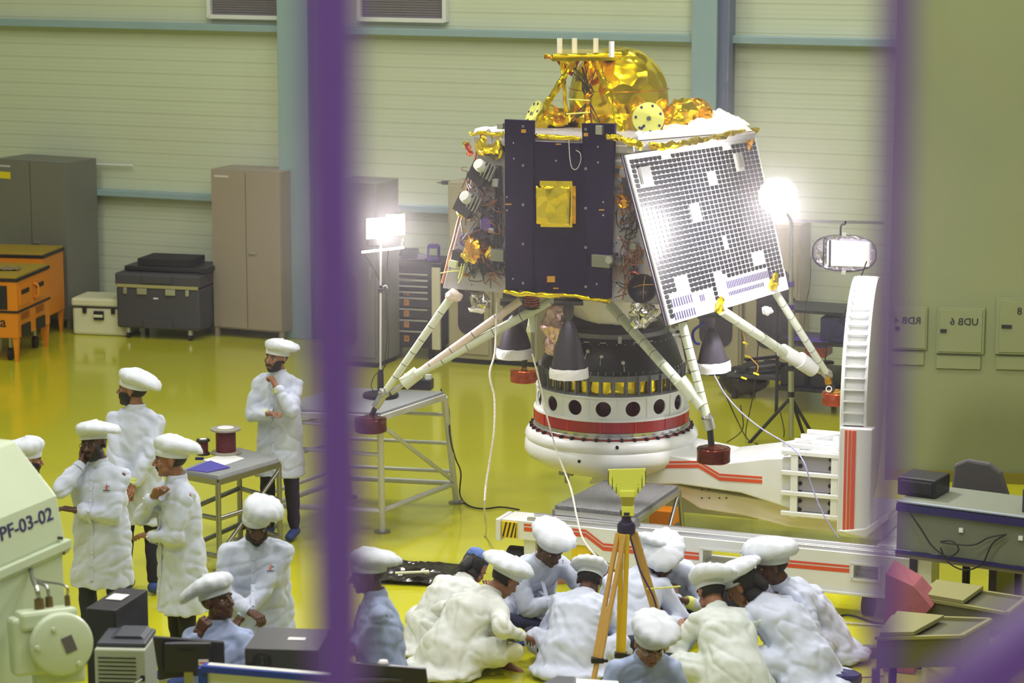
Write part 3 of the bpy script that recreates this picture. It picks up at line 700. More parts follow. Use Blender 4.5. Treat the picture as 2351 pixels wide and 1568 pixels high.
# labels, holes and stains on the grey front
hl = MB(); tp_ = MB(); wp = MB(); rnd = random.Random(3)
def inleft(x, y): return x > 1106-(y-308)*.265+8 and x < 1155
for i in range(34):
    y = rnd.uniform(330, 655); x = rnd.uniform(1020, 1155)
    if inleft(x, y): hl.T = axisM(FP(x, y, .001), -uy); hl.lathe([(0, .002), (.006, .002), (.006, 0)], 8)
for i in range(40):
    y = rnd.uniform(350, 690); x = rnd.uniform(1404, 1436+(y-350)*.22)
    hl.T = axisM(FP(x, y, .001), -uy); hl.lathe([(0, .002), (.006, .002), (.006, 0)], 8)
hl.T = Matrix()
for i in range(60):
    left = i % 2; y = rnd.uniform(340, 650 if left else 690); x = rnd.uniform(1022, 1150) if left else rnd.uniform(1406, 1430+(y-350)*.2)
    if left and not inleft(x, y): continue
    w, h = rnd.uniform(5, 16), rnd.uniform(3, 9); (tp_ if rnd.random() < .6 else wp).slab([FP(x-w/2, y-h/2, .005), FP(x+w/2, y-h/2+rnd.uniform(-2, 2), .005), FP(x+w/2, y+h/2, .005), FP(x-w/2, y+h/2, .005)], -uy, .003)
hl.build('rivet_holes', m_black, lander, fix=False); tp_.build('amber_tape', m_kapton, lander); wp.build('white_tags', m_paper, lander)
# electronics and harness clusters
def harness(name, pts_fn, count, r, m, seed):
    rr = random.Random(seed); mb = MB()
    for i in range(count): mb.tube(pts_fn(rr), r, 5, 4)
    return mb.build(name, m, lander, smooth=True)
def loopL(rr):
    x, y = rr.uniform(1075, 1140), rr.uniform(400, 640); return [FP(max(1025, x+rr.uniform(-26, 26)), y+rr.uniform(-30, 30), rr.uniform(.02, .10)) for _ in range(5)]
def loopR(rr):
    x, y = rr.uniform(1420, 1460), rr.uniform(400, 670); return [FP(x+rr.uniform(-18, 22), y+rr.uniform(-28, 28), rr.uniform(.02, .07)) for _ in range(5)]
harness('wire_harness', loopL, 26, .0045, m_cable, 1); m_harn = mat('brown_harness', (122, 74, 44), .5)
harness('copper_harness', loopL, 16, .005, m_harn, 2)
harness('copper_harness', loopR, 26, .005, m_harn, 5); harness('wire_harness', loopR, 16, .0045, m_cable, 6)
def down(rr):
    x = rr.uniform(1130, 1152); return [FP(x+rr.uniform(-4, 4), 380+i*60, .03+rr.uniform(0, .02)) for i in range(5)]
harness('vertical_harness', down, 6, .007, m_dark, 9)
for i in range(16):
    x = rnd.uniform(1095, 1148) if i < 8 else rnd.uniform(1412, 1462); y = rnd.uniform(380, 650)
    fbox('small_unit', x, y, rnd.uniform(10, 24), rnd.uniform(8, 22), rnd.uniform(.03, .08), rnd.choice((m_dark, m_steel, m_panelg, m_black2)), rot=rnd.uniform(-15, 15), bev=.003)
MB(axisM(FP(1117, 515, .05), -uy)).lathe([(0, .03), (.05, .02), (.06, 0), (.062, -.04)], 24).build('round_sensor', m_purplep, lander, smooth=True)
MB(axisM(FP(1068, 552, .01), -uy)).lathe([(.035, .0), (.045, .0), (.045, .02), (.035, .02)], 24, closed=True).build('purple_ring', m_purplep, lander)
# black dish antenna at the lower right of the front
MB(axisM(FP(1476, 665, .14), (-.1, -.75, .25))).lathe([(.11, .07), (.10, .02), (.06, -.03), (0, -.05), (0, -.06), (.07, -.04), (.115, .06)], 32).build('black_antenna_cup', m_black2, lander, smooth=True)
MB(axisM(FP(1456, 640, .08), -uy)).lathe([(.05, .01), (.06, .0), (.05, -.01)], 24, closed=True).build('coiled_wire', m_copper, lander)
MB().tube([FP(1450, 662, .16), FP(1470, 655, .17), FP(1500, 653, .17)], .003).tube([FP(1476, 700, .15), FP(1480, 640, .15), FP(1495, 612, .12)], .003).build('yellow_strap', m_kapton, lander, smooth=True)
# yellow cable ties at the left
MB().tube([FP(1012, 627, .10), FP(1035, 623, .12), FP(1054, 622, .13)], .004).tube([FP(1060, 605, .13), FP(1056, 625, .14), FP(1052, 640, .14)], .004).tube([FP(1066, 605, .13), FP(1060, 635, .14), FP(1052, 650, .14)], .004).build('yellow_ties', m_horn, lander, smooth=True)
# top deck with white blanket
ZT = 3.42
dk = [FP(1085, 300, .05), FP(1437, 322, .04), G(1735, 303, ZT), G(1735, 303, ZT)+uy*.5-ux*.5+Vector((0, 0, .0)), fl[0]+uy*1.7]
dk = [Vector((p.x, p.y, ZT)) for p in dk]
MB().slab(dk, (0, 0, 1), .06).build('top_deck', m_panelg, lander, bevel=.01)
bl = [G(1228, 312, ZT+.02), G(1440, 318, ZT+.02), G(1722, 300, ZT+.02), G(1690, 283, ZT+.02), G(1560, 290, ZT+.02), G(1240, 290, ZT+.02)]
foilgrid('white_blanket', [G(1430, 296, ZT+.01), G(1600, 280, ZT+.03), G(1728, 300, ZT+.01), G(1455, 322, ZT+.01)], Vector((0, 0, 1)), .07, m_mli, lander, 20, 3, flat=False)
foilgrid('white_blanket', [G(1225, 292, ZT+.01), G(1340, 294, ZT+.01), G(1338, 318, ZT+.01), G(1226, 312, ZT+.01)], Vector((0, 0, 1)), .03, m_mli, lander, 14, 5, flat=False)
foilgrid('white_blanket', [G(1090, 296, ZT+.01), G(1165, 294, ZT+.01), G(1165, 312, ZT+.01), G(1088, 306, ZT+.01)], Vector((0, 0, 1)), .03, m_mli, lander, 12, 8, flat=False)
tall = G(1585, 300, ZT)
foilgrid('raised_blanket', [G(1580, 300, ZT)+Vector((0, 0, .07)), G(1655, 286, ZT)+Vector((0, 0, .13)), G(1722, 300, ZT)+Vector((0, 0, .05)), G(1575, 310, ZT)+Vector((0, 0, .01))], Vector((0, 0, 1)), .06, m_mli, lander, 14, 9, flat=True)
rag('deck_edge_foil', [G(1440, 326, ZT), G(1480, 334, ZT-.02), G(1540, 334, ZT-.01), G(1600, 322, ZT), G(1660, 312, ZT), G(1738, 298, ZT)], .024, m_gold, amp=.03)
rag('deck_edge_foil', [FP(1400, 312, .06), FP(1420, 316, .08), FP(1440, 322, .08), FP(1475, 335, .05)], .028, m_gold, amp=.03)
rag('deck_edge_foil', [FP(1080, 305, .05), FP(1110, 306, .05), FP(1158, 306, .05)], .016, m_gold, amp=.02)
lump('copper_corner', 0, 0, .045, m_gold2, base=G(1722, 322, ZT-.07), amp=.04, sq=(.8, 1.4, .8)); MB().cyl(G(1715, 300, ZT), G(1742, 296, ZT+.01), .01).build('corner_peg', m_gold, lander)
# ---- slanting solar panel on the right
q0 = [G(1436, 356, 3.37), G(1735, 313, 3.37), G(1811, 664, 2.065), G(1538, 746, 2.065)]
nS = (q0[1]-q0[0]).cross(q0[3]-q0[0]).normalized()
if nS.y > 0: nS = -nS
def SPt(u, v, off=0): return (q0[0]*(1-u)+q0[1]*u)*(1-v)+(q0[3]*(1-u)+q0[2]*u)*v+nS*off
sg_ = MB().grid(lambda u, v: SPt(u, v, 0), 12, 12).grid(lambda u, v: SPt(u, v, -.045), 12, 12)
for e0, e1 in (((0, 0), (1, 0)), ((1, 0), (1, 1)), ((1, 1), (0, 1)), ((0, 1), (0, 0))): sg_.grid(lambda u, v: SPt(e0[0]*(1-u)+e1[0]*u, e0[1]*(1-u)+e1[1]*u, -.045*v), 12, 1)
sp = sg_.build('solar_panel', m_solarw, lander)
MB().bar(q0[0]-nS*.022+(q0[0]-q0[1]).normalized()*.006, q0[3]-nS*.022+(q0[0]-q0[1]).normalized()*.006, .05, .012, nS).build('honeycomb_edge', m_edge, sp)
rag('hot_edge_foil', [q0[1]-nS*.02, (q0[1]*.5+q0[2]*.5)-nS*.02, q0[2]-nS*.02], .014, m_gold2, sp, amp=.012)
cells = MB(); hs = set()
NC, NR = 29, 33
blk = [(.06, .145, .075, .19), (.345, .43, .335, .46), (.56, .615, .0, .0), (.555, .61, .16, .26), (.80, .86, .08, .19), (.55, .60, .56, .66), (.0, .0, 0, 0), (.26, .33, .0, .055), (.73, .80, .0, .07), (.10, .20, .755, .86), (.74, .86, .70, .80), (.43, .50, .80, .90)]
for j in range(NR):
    for i in range(NC):
        u0, u1 = .014+i/NC*.972, .014+(i+1)/NC*.972; v0, v1 = .03+j/NR*.94, .03+(j+1)/NR*.94
        uc, vc = (u0+u1)/2, (v0+v1)/2
        if any(a <= uc <= b and c <= vc <= d for a, b, c, d in blk): continue
        if vc > .815 and not (i == 0 or (.17 < uc < .37 and vc < .86) or (.37 < uc < .42 and vc < .93) or i > NC-5 and vc < .9): continue
        if vc > .765 and .42 < uc < .5: continue
        g, r = (u1-u0)*.05, (u1-u0)*.24; gv = (v1-v0)*.045; rv = (v1-v0)*.22
        pl = [(u0+g, v0+gv), (u1-g, v0+gv), (u1-g, v1-gv-rv), (u1-g-r, v1-gv), (u0+g+r, v1-gv), (u0+g, v1-gv-rv)]
        cells.add([SPt(a, b, .0035) for a, b in pl], [(0, 1, 2, 3, 4, 5)])
cells.build('solar_cells', m_cell, sp, fix=False)
ln = MB()
for u0, u1, v0, v1, n_ in ((.05, .22, .86, .91, 9), (.05, .22, .94, .985, 9), (.50, .88, .845, .89, 28), (.50, .80, .91, .935, 22), (.27, .31, .88, .92, 3)):
    for i in range(n_):
        u = u0+(u1-u0)*i/n_; ln.slab([SPt(u, v0, .004), SPt(u+.008, v0, .004), SPt(u+.008, v1, .004), SPt(u, v1, .004)], nS, .002)
ln.build('wire_strips', mat('violet_strips', (60, 50, 90), .5), sp)
for a, b, c, d in ((.06, .135, .08, .185), (.35, .425, .34, .455), (.81, .85, .09, .18)):
    bx = MB().slab([SPt(a, c, .02), SPt(b, c, .02), SPt(b, d, .02), SPt(a, d, .02)], nS, .02).build('sun_sensor', m_alu, sp, bevel=.004)
lump('hinge_foil', 0, 0, .06, m_gold, base=SPt(.38, .965, .03), amp=.03, sc=14, sq=(.6, 1.2, .7))
lump('hinge_foil', 0, 0, .065, m_gold, base=SPt(.86, .93, .03), amp=.03, sc=14, sq=(.6, 1.1, .7))
# ---- gold dome, platform, struts and antennas
DC = P(1420, 222, 21.05)
dm = MB(Matrix.Translation(DC)).ell((0, 0, 0), (.415, .415, .415), 56, 36).build('dome', m_gold, lander, smooth=18, noise_amp=.016, noise_scale=5)
MB(fr(DC.x, DC.y, DC.z+.07)).lathe([(.408, -.004), (.422, 0), (.408, .004)], 60).build('dome_seam', m_copper, dm)
MB(Matrix.Translation((DC.x, DC.y, ZT-.0))).lathe([(.44, -.02), (.43, .12), (.40, .16), (.36, .14), (.36, 0)], 40).build('dome_skirt', m_gold, lander, smooth=20, noise_amp=.03, noise_scale=8)
plc = P(1342, 122, 20.7)
zpl = plc.z
cr = [G(1268, 128, zpl), G(1425, 126, zpl), G(1400, 113, zpl), G(1285, 113, zpl)]
pf = MB().slab(cr, (0, 0, 1), .045).build('antenna_platform', m_gold, lander)
rag('platform_foil', [cr[0], cr[1]], .02, m_gold, pf, .015, 20)
rag('platform_tail', [cr[0]+Vector((0, 0, -.02)), P(1268, 125, 20.7)+Vector((0, 0, -.03)), P(1252, 130, 20.7)], .018, m_gold2, pf, .015, 20)
for x, y in ((1285, 92), (1319, 94), (1368, 95), (1404, 95)):
    p = P(x, 110, cr[3].y*.5+cr[0].y*.5 if x < 1400 else cr[0].y); MB().cyl((p.x, p.y, zpl-.01), (p.x, p.y, zpl+.115), .022).build('antenna_rod', m_white, pf, smooth=True)
for a, b, r in (((1318, 135), (1232, 282), .028), ((1350, 135), (1350, 288), .034), ((1366, 135), (1432, 312), .03), ((1290, 135), (1302, 285), .016), ((1300, 132), (1318, 160), .04)):
    A = P(a[0], a[1], 20.65); B = P(b[0], b[1], 20.45 if b[0] > 1340 else 20.7); n_ = 14
    MB().tube([A+(B-A)*i/n_ for i in range(n_+1)], r, 10, 2).build('dome_strut', m_gold if r != .034 else m_gold2, lander, smooth=25, noise_amp=.012, noise_scale=16)
P0 = P(1285, 128, 20.7)
MB().add([P(1270, 128, 20.7), P(1335, 130, 20.72), P(1312, 175, 20.7), P(1290, 160, 20.7), P(1280, 142, 20.7), P(1270, 128, 20.74), P(1335, 130, 20.78), P(1312, 175, 20.76), P(1290, 160, 20.76), P(1280, 142, 20.74)], [(0, 1, 2, 3, 4), (9, 8, 7, 6, 5), (0, 5, 6, 1), (1, 6, 7, 2), (2, 7, 8, 3), (3, 8, 9, 4), (4, 9, 5, 0)]).build('gusset_foil', m_copper, lander, noise_amp=.01)
wr = MB(); rr = random.Random(12)
for i in range(12):
    y0 = rr.uniform(150, 190); c = P(1350+rr.uniform(-4, 4), 232, 20.5); wr.tube([P(1350+rr.uniform(-45, 45), y0, 20.5), P(1350+rr.uniform(-14, 14), 205, 20.52), c, P(1350+rr.uniform(-45, 30), rr.uniform(262, 285), 20.45)], .004, 5, 4)
wr.build('mast_wires', m_cable, lander, smooth=True)
MB().cyl(P(1306, 228, 20.45), P(1354, 231, 20.4), .006).cyl(P(1300, 262, 20.45), P(1354, 258, 20.4), .006).build('yellow_tie', m_horn, lander)
def drum_ant(px, py, D, r, dirv, name, m):
    c = P(px, py, D); T = axisM(c, dirv)
    o = MB(T).lathe([(0, 0), (r*.98, 0), (r, -.01), (r*.98, -.09), (r*.8, -.12), (0, -.12)], 40).build(name, m, lander, smooth=True)
    k = MB(T)
    for i in range(7):
        a = R(i*51+20); k.box((r*.8*math.cos(a), r*.8*math.sin(a), .003), (.018, .018, .006), (0, 0, math.degrees(a)))
    k.box((-.05, -.07, .003), (.05, .018, .006), (0, 0, 45)); k.build('dark_markers', m_navy, o)
    MB(T).cyl((0, 0, 0), (0, 0, .015), .018).build('centre_bolt', m_steel, o)
    MB(T).lathe([(r*1.12, -.12), (r*1.05, -.04)], 30).build('foil_collar', m_gold, o, smooth=20, noise_amp=.02, noise_scale=12)
m_disc = mat('pale_gold_disc', (212, 216, 110), .4)
drum_ant(1489, 272, 20.45, .132, (.12, -.93, .12), 'disc_antenna', m_disc)
drum_ant(1222, 262, 20.9, .125, (-.86, -.28, .42), 'disc_antenna', m_disc)
lump('thruster_cone', 0, 0, .15, m_gold, base=P(1565, 268, 21.0), amp=.06, sc=8, sq=(1.0, 1.0, 1.0))
lump('thruster_cone', 0, 0, .13, m_gold2, base=P(1602, 262, 21.1), amp=.05, sc=9, sq=(1.1, .9, 1))
MB().add([P(1545, 228, 21.0), P(1630, 262, 21.0), P(1608, 300, 21.0), P(1540, 300, 21.0), P(1545, 228, 21.1), P(1630, 262, 21.1), P(1608, 300, 21.1), P(1540, 300, 21.1)], [(0, 1, 2, 3), (7, 6, 5, 4), (0, 4, 5, 1), (1, 5, 6, 2), (2, 6, 7, 3), (3, 7, 4, 0)]).build('foil_fin', m_gold, lander, noise_amp=.03, noise_scale=9)
lump('foil_lump', 0, 0, .12, m_gold, base=P(1270, 275, 20.9), amp=.06, sc=9, sq=(1.6, .6, 1))
MB(fr(*P(1684, 278, 21.2), 0)).lathe([(.035, -.05), (.028, .02), (.0, .025)], 16).build('white_cap', m_white, lander, smooth=True)
# ---- under side
und = [p.copy() for p in (fl[3], fl[2], fl[2]+uy*depth, fl[3]+uy*depth)]
MB(fr(.88, 20.9, 1.84)).lathe([(.0, .24), (.46, .24), (.44, .16), (.36, .04), (.28, -.02), (0, -.02)], 36).build('white_shroud', m_mli, lander, smooth=30, noise_amp=.015, noise_scale=6)
lump('pink_foil', 0, 0, .11, mat('pink_foil', (232, 196, 200), .3, .6, bump=.8, bscale=14, voro=True), base=P(1272, 745, 20.6), amp=.05, sc=9, sq=(.8, 1.5, .8))
lump('pink_foil', 0, 0, .09, MATS['pink_foil'], base=P(1262, 790, 20.7), amp=.05, sc=9, sq=(.8, 1.2, .8))
lump('silver_cluster', 0, 0, .07, m_silver, base=FP(1105, 694, -.05), amp=.05, sc=16, sq=(1.2, 1, .8))
lump('silver_cluster', 0, 0, .09, m_silver, base=FP(1475, 720, .0), amp=.06, sc=16, sq=(1.2, 1.1, .8))
lump('silver_cluster', 0, 0, .05, m_mli, base=FP(1095, 712, -.03), amp=.02, sc=16, sq=(1.6, .5, .8))
fbox('vernier_block', 1228, 690, 24, 26, .1, m_copper, off=-.1)
for k in range(5): fbox('vernier_fin', 1228, 682+k*6, 28, 2, .12, m_black2, off=-.1)
MB().cyl(P(1222, 700, 20.5), P(1222, 762, 20.5), .028).build('white_actuator', m_strut, lander, smooth=True)
MB().cyl(P(1222, 762, 20.5), P(1222, 800, 20.5), .012).build('actuator_rod', m_steel, lander, smooth=True)
def nozzle(px, ytop, ybot, D, rb, lab_, m):
    A = P(px[0], ytop, D); B = P(px[1], ybot, D); L_ = (A-B).length; T = axisM(B, A-B)
    pr = []
    for i in range(17):
        t_ = i/16; r = rb*(1-t_)**.62*.86+rb*.14; pr.append((r, t_*L_*.74))
    pr += [(rb*.2, L_*.77), (rb*.28, L_*.84), (rb*.28, L_*.97), (rb*.5, L_)]
    o = MB(T).lathe([(r*.95, z) for r, z in pr[::-1]]+pr, 40).build('engine_nozzle', m, lander, smooth=True, label=lab_)
    MB(T).lathe([(rb*1.005, -.012), (rb*1.02, -.015), (rb*1.03, .03), (rb*1.0, .065), (rb*.98, .07)], 44).build('rim_tape', m_fabricw, o, smooth=True, noise_amp=.004, noise_scale=25)
    MB(T).box((0, 0, L_*.98), (rb*1.5, rb*1.2, .03)).build('engine_flange', m_black2, o, bevel=.004)
nozzle((1305, 1306), 690, 862, 19.9, .155, 'dark blue-grey engine nozzle at the front centre', m_nozzle)
nozzle((1180, 1183), 690, 816, 20.8, .155, 'mauve-grey engine nozzle left of the front one', m_nozzle)
nozzle((1630, 1638), 720, 848, 20.25, .14, 'grey engine nozzle on the right under the solar panel', m_nozzle)
# ---- legs
def strut(name, a, b, r, m, bands=6, r2=None):
    o = MB().cyl(a, b, r, r2, 18).build(name, m, lander, smooth=True); d = b-a; k = MB()
    for i in range(1, bands):
        t_ = i/bands+.02*math.sin(i*7); k.T = axisM(a+d*t_, d); rr_ = r+(r2-r)*t_ if r2 else r; k.lathe([(rr_, -.004), (rr_+.0022, 0), (rr_, .004)], 18)
    k.T = Matrix()
    if bands: k.build('strap', m_grey, o)
    return o
def pad(px, py, z, r, h, m, D=None):
    c = G(px, py, z); T = Matrix.Translation(c)
    o = MB(T).lathe([(0, 0), (r*.96, 0), (r, .008), (r*.99, h*.5), (r, h-.008), (r*.95, h), (0, h)], 40).build('foot_pad', m, lander, smooth=30, noise_amp=.0025, noise_scale=12)
    MB(T).lathe([(0, h+.001), (r*.8, h+.004), (r*.3, h+.02), (0, h+.025)], 24).build('pad_foil', m_gold2 if m is m_copper else m, o, smooth=True)
    return c+Vector((0, 0, h))
m_dkcop = mat('dark_copper_foil', (96, 38, 24), .22, .7, bump=.3, bscale=12, voro=True)
# left leg
pL = pad(851, 990, .95, .135, .115, m_dkcop)
hipL = G(1036, 682, 2.10); kn = P(884, 900, pL.y); ank = P(862, 935, pL.y)
strut('leg_strut', hipL, kn, .034, m_strut, 7, .028)
MB().cyl(kn, ank, .036).build('strut_collar', m_alu, lander, smooth=True); MB().cyl(ank, pL, .022).build('lower_rod', m_black2, lander, smooth=True)
mid = P(938, 874, pL.y-.02)
strut('side_strut', G(1195, 690, 2.07), mid, .034, mat('pink_strut', (224, 204, 198), .45), 5); strut('side_strut', G(1262, 692, 2.06), P(955, 860, pL.y-.03), .036, m_strut, 5)
MB().cyl(P(960, 855, pL.y), P(926, 882, pL.y), .058).build('damper_can', m_strut, lander, smooth=True); MB().cyl(P(926, 882, pL.y), P(898, 902, pL.y), .022).build('damper_rod', m_alu, lander, smooth=True)
lump('joint', 0, 0, .045, m_alu, base=P(880, 902, pL.y), amp=.02, sc=20)
lump('hip_joint', 0, 0, .06, mat('pink_white', (222, 200, 196), .4), base=G(1042, 678, 2.12), amp=.02, sc=14, sq=(1.2, .8, .8))
# front right leg
pF = pad(1638, 1060, .95, .133, .115, m_dkcop)
kn = P(1624, 960, pF.y); ank = P(1630, 985, pF.y)
strut('leg_strut', G(1566, 742, 2.02), kn, .036, m_strut, 8, .032)
MB().cyl(kn, ank, .045).build('strut_collar', m_alu, lander, smooth=True); MB().cyl(ank, P(1634, 1028, pF.y), .026).build('lower_rod', m_black2, lander, smooth=True); MB().cyl(P(1634, 1028, pF.y), pF, .014).build('ankle_rod', m_alu, lander, smooth=True)
strut('side_strut', G(1400, 700, 2.04), P(1578, 900, pF.y+.1), .04, m_strut, 7)
MB().cyl(P(1560, 872, pF.y+.1), P(1592, 912, pF.y+.08), .06).build('damper_can', m_strut, lander, smooth=True); MB().cyl(P(1592, 906, pF.y+.08), P(1612, 934, pF.y+.03), .05).build('damper_can', m_strut, lander, smooth=True)
MB().cyl(P(1600, 925, pF.y+.05), kn, .022).build('damper_rod', m_alu, lander, smooth=True)
lump('joint', 0, 0, .04, m_steel, base=kn, amp=.02, sc=20)
# right leg
pR = pad(1918, 928, .97, .12, .11, m_copper)
kn = P(1898, 858, pR.y); strut('leg_strut', G(1778, 668, 2.06), kn, .034, m_strut, 7, .03)
MB().cyl(kn, P(1903, 882, pR.y), .03).build('strut_collar', m_gold2, lander, smooth=True); MB().cyl(P(1903, 880, pR.y), pR, .016).build('lower_rod', m_black2, lander, smooth=True)
a, b = G(1655, 712, 2.06), P(1802, 810, pR.y-.25)
strut('side_strut', a, b, .04, m_strut, 5); MB().cyl(P(1795, 804, pR.y-.25), P(1835, 828, pR.y-.15), .062).build('damper_can', m_white, lander, smooth=True)
MB().cyl(P(1835, 826, pR.y-.15), P(1866, 848, pR.y-.05), .075, .07).build('damper_can', m_white, lander, smooth=True); MB().cyl(P(1862, 844, pR.y-.05), kn, .024).build('damper_rod', m_alu, lander, smooth=True)
lump('joint', 0, 0, .045, m_alu, base=kn, amp=.02, sc=20)
MB(axisM(P(1903, 893, pR.y-.05), (0, -1, 0))).lathe([(.02, -.006), (.028, -.006), (.028, .006), (.02, .006)], 20, closed=True).build('tag_ring', m_white, lander)
lump('white_fitting', 0, 0, .04, m_mli, base=P(1762, 712, 20.6), amp=.03, sc=20, sq=(1.2, .8, .8))
MB().tube([P(1700, 740, 20.9), P(1712, 790, 20.9), P(1718, 815, 20.8), P(1740, 840, 20.8), P(1735, 860, 20.8)], .004).build('loose_wire', m_kapton, lander, smooth=True)
for x, y in ((1712, 788), (1716, 818), (1708, 868), (1736, 858)): MB().box(P(x, y, 20.8), (.05, .012, .014), (0, 20, 0)).build('yellow_tag', m_yl, lander)
# rear left leg
pB = pad(1203, 876, .97, .125, .115, m_copper); MB().cyl(pB, P(1208, 790, pB.y), .025).build('lower_rod', m_black2, lander, smooth=True); strut('leg_strut', P(1208, 800, pB.y), G(1230, 690, 2.1), .03, m_strut, 4)
MB().tube([P(1620, 740, 20.3), P(1592, 760, 20.3), P(1594, 785, 20.2), P(1606, 790, 20.2)], .012).build('blue_hose', m_bluecab, lander, smooth=True)

# ================================================================= adapter stack
AC = (.845, 21.0)
ad = thing('payload_adapter', 'round stacked adapter of black, grey, white and red rings under the lander', 'adapter', (AC[0], AC[1], .92))
TA = fr(AC[0], AC[1], 0, LY)
MB(TA).lathe([(.30, 1.87), (.40, 1.85), (.46, 1.80), (.46, 1.765)], 60).build('upper_black_cone', m_black2, ad, smooth=True)
MB(TA).lathe([(.47, 1.72), (.485, 1.735), (.485, 1.77), (.46, 1.775)], 60).build('grey_band', m_ringgrey, ad, smooth=True)
MB(TA).lathe([(.47, 1.73), (.50, 1.71), (.55, 1.60), (.595, 1.47), (.60, 1.44)], 60).build('black_cone', m_black2, ad, smooth=True)
rv = MB(TA)
for z, r, n_ in ((1.69, .508, 44), (1.47, .60, 60), (1.455, .603, 60)):
    for i in range(n_): a = 2*math.pi*i/n_; rv.ell((r*math.cos(a), r*math.sin(a), z), .005, 5, 4)
rv.build('rivets', m_alu, ad)
vs_ = MB(TA)
for i in range(9):
    a = R(-150+i*16); vs_.box((.498*math.cos(a), .498*math.sin(a), 1.70), (.012, .05 if i % 3 else .03, .015 if i % 3 else .12), (0, 0, math.degrees(a)))
vs_.build('white_straps', m_panelg, ad)
# grey ring with windows
zr0, zr1, rg = 1.26, 1.445, .61
cage = MB(TA); nW_ = 36
cage.lathe([(rg-.03, zr0), (rg+.012, zr0), (rg+.012, zr0+.025), (rg, zr0+.03), (rg-.03, zr0+.03)], 72).lathe([(rg-.03, zr1-.05), (rg, zr1-.05), (rg, zr1-.01), (rg+.012, zr1-.008), (rg+.012, zr1), (rg-.03, zr1)], 72)
for i in range(nW_):
    a = 2*math.pi*i/nW_; cage.box(((rg-.012)*math.cos(a), (rg-.012)*math.sin(a), (zr0+zr1)/2), (.02, .03, zr1-zr0-.01), (0, 0, math.degrees(a))); cage.box(((rg+.006)*math.cos(a), (rg+.006)*math.sin(a), (zr0+zr1)/2), (.02, .012, zr1-zr0), (0, 0, math.degrees(a)))
cage.build('window_ring', m_ringgrey, ad)
MB(TA).lathe([(.575, zr0), (.575, zr1)], 90).build('inner_foil', m_gold, ad, smooth=20, noise_amp=.012, noise_scale=14)
# white ring with round holes, built as panels around circular openings
zw0, zw1, rw = 1.085, 1.26, .63
wr_ = MB(TA); nH = 16; seg = 16
for i in range(nH):
    ac = 2*math.pi*i/nH; hw = math.pi/nH; vs = []; fs = []; hz = (zw1-zw0)/2; rh = .064
    for k in range(seg*2):
        an = 2*math.pi*k/(seg*2); c_, s_ = math.cos(an), math.sin(an)
        m_ = max(abs(c_), abs(s_)); 
        for (lx, lz) in ((rh*c_, rh*s_), (c_/m_*hw*rw, s_/m_*hz)):
            th_ = ac+lx/rw; vs.append((rw*math.cos(th_), rw*math.sin(th_), (zw0+zw1)/2+lz)); 
    n2 = seg*2
    for k in range(n2): k2 = (k+1) % n2; fs.append((2*k, 2*k2, 2*k2+1, 2*k+1))
    wr_.add(vs, fs)
    lip = []
o = wr_.build('white_ring', m_white, ad); sd = o.modifiers.new('thick', 'SOLIDIFY'); sd.thickness = .012; sd.offset = 0
MB(TA).lathe([(rw-.02, zw1), (rw+.014, zw1), (rw+.014, zw1+.012), (rw-.02, zw1+.012)], 72, closed=True).lathe([(rw-.02, zw0-.018), (rw+.03, zw0-.018), (rw+.03, zw0), (rw-.02, zw0)], 72, closed=True).build('white_flange', m_white, ad)
inr = MB(TA).lathe([(.52, zw0), (.52, zw1)], 60).build('inner_drum', mat('dark_red_inside', (92, 20, 26), .4), ad)
sr = MB(TA)
for i in range(nH): a = 2*math.pi*(i+.5)/nH; sr.box(((rw+.008)*math.cos(a), (rw+.008)*math.sin(a), (zw0+zw1)/2), (.008, .012, zw1-zw0), (0, 0, math.degrees(a)))
sr.build('white_ribs', m_white, ad)
MB(TA).lathe([(.655, .975), (.655, 1.067), (.62, 1.067), (.62, .975)], 72, closed=True).build('red_band', m_red, ad)
rb_ = MB(TA)
for i in range(14): a = 2*math.pi*(i+.3)/14; rb_.box((.658*math.cos(a), .658*math.sin(a), 1.02), (.006, .008, .09), (0, 0, math.degrees(a)))
rb_.build('band_joint', mat('bright_red', (210, 40, 30), .4), ad)
MB(TA).lathe([(.60, .925), (.665, .925), (.665, .935), (.655, .94), (.66, .972), (.60, .975)], 72, closed=True).build('ruled_ring', m_alu, ad)
MB(TA).lathe([(.60, .915), (.675, .915), (.675, .924), (.60, .924)], 72, closed=True).build('red_base', m_red, ad)
cl = MB(TA)
for i in range(40): a = 2*math.pi*i/40; cl.box((.682*math.cos(a), .682*math.sin(a), .922), (.03, .022, .022), (0, 0, math.degrees(a)))
cl.build('clamp_blocks', m_black, ad)
for a_, z_, s_ in ((-70, 1.60, .02), (-52, 1.55, .02), (-82, 1.64, .018)):
    a = R(a_); r_ = .56; p = (r_*math.cos(a), r_*math.sin(a), z_); MB(TA).ell(p, s_, 10, 8).tube([p, (p[0]*1.1, p[1]*1.1, z_-.03), (p[0]*1.13, p[1]*1.13, z_-.06)], .004).build('plug_fitting', m_alu, ad, smooth=True)
# bright white tank beside the adapter
q = P(1528, 800, 21.1)
MB(fr(q.x, q.y, q.z)).lathe([(0, .14), (.08, .13), (.13, .08), (.16, -.06), (.19, -.2), (.0, -.2)], 36).build('white_tank', m_mli, ad, smooth=True)
MB(fr(q.x, q.y, q.z+.13)).lathe([(.0, .02), (.15, .02), (.15, 0), (0, 0)], 30).box((0, -.1, .03), (.24, .05, .03)).box((.1, -.1, .05), (.05, .05, .05)).build('tank_bracket', m_alu, ad)
lump('black_lid', 0, 0, .08, m_black2, base=P(1500, 752, 20.9), amp=.02, sq=(1.2, .5, 1))
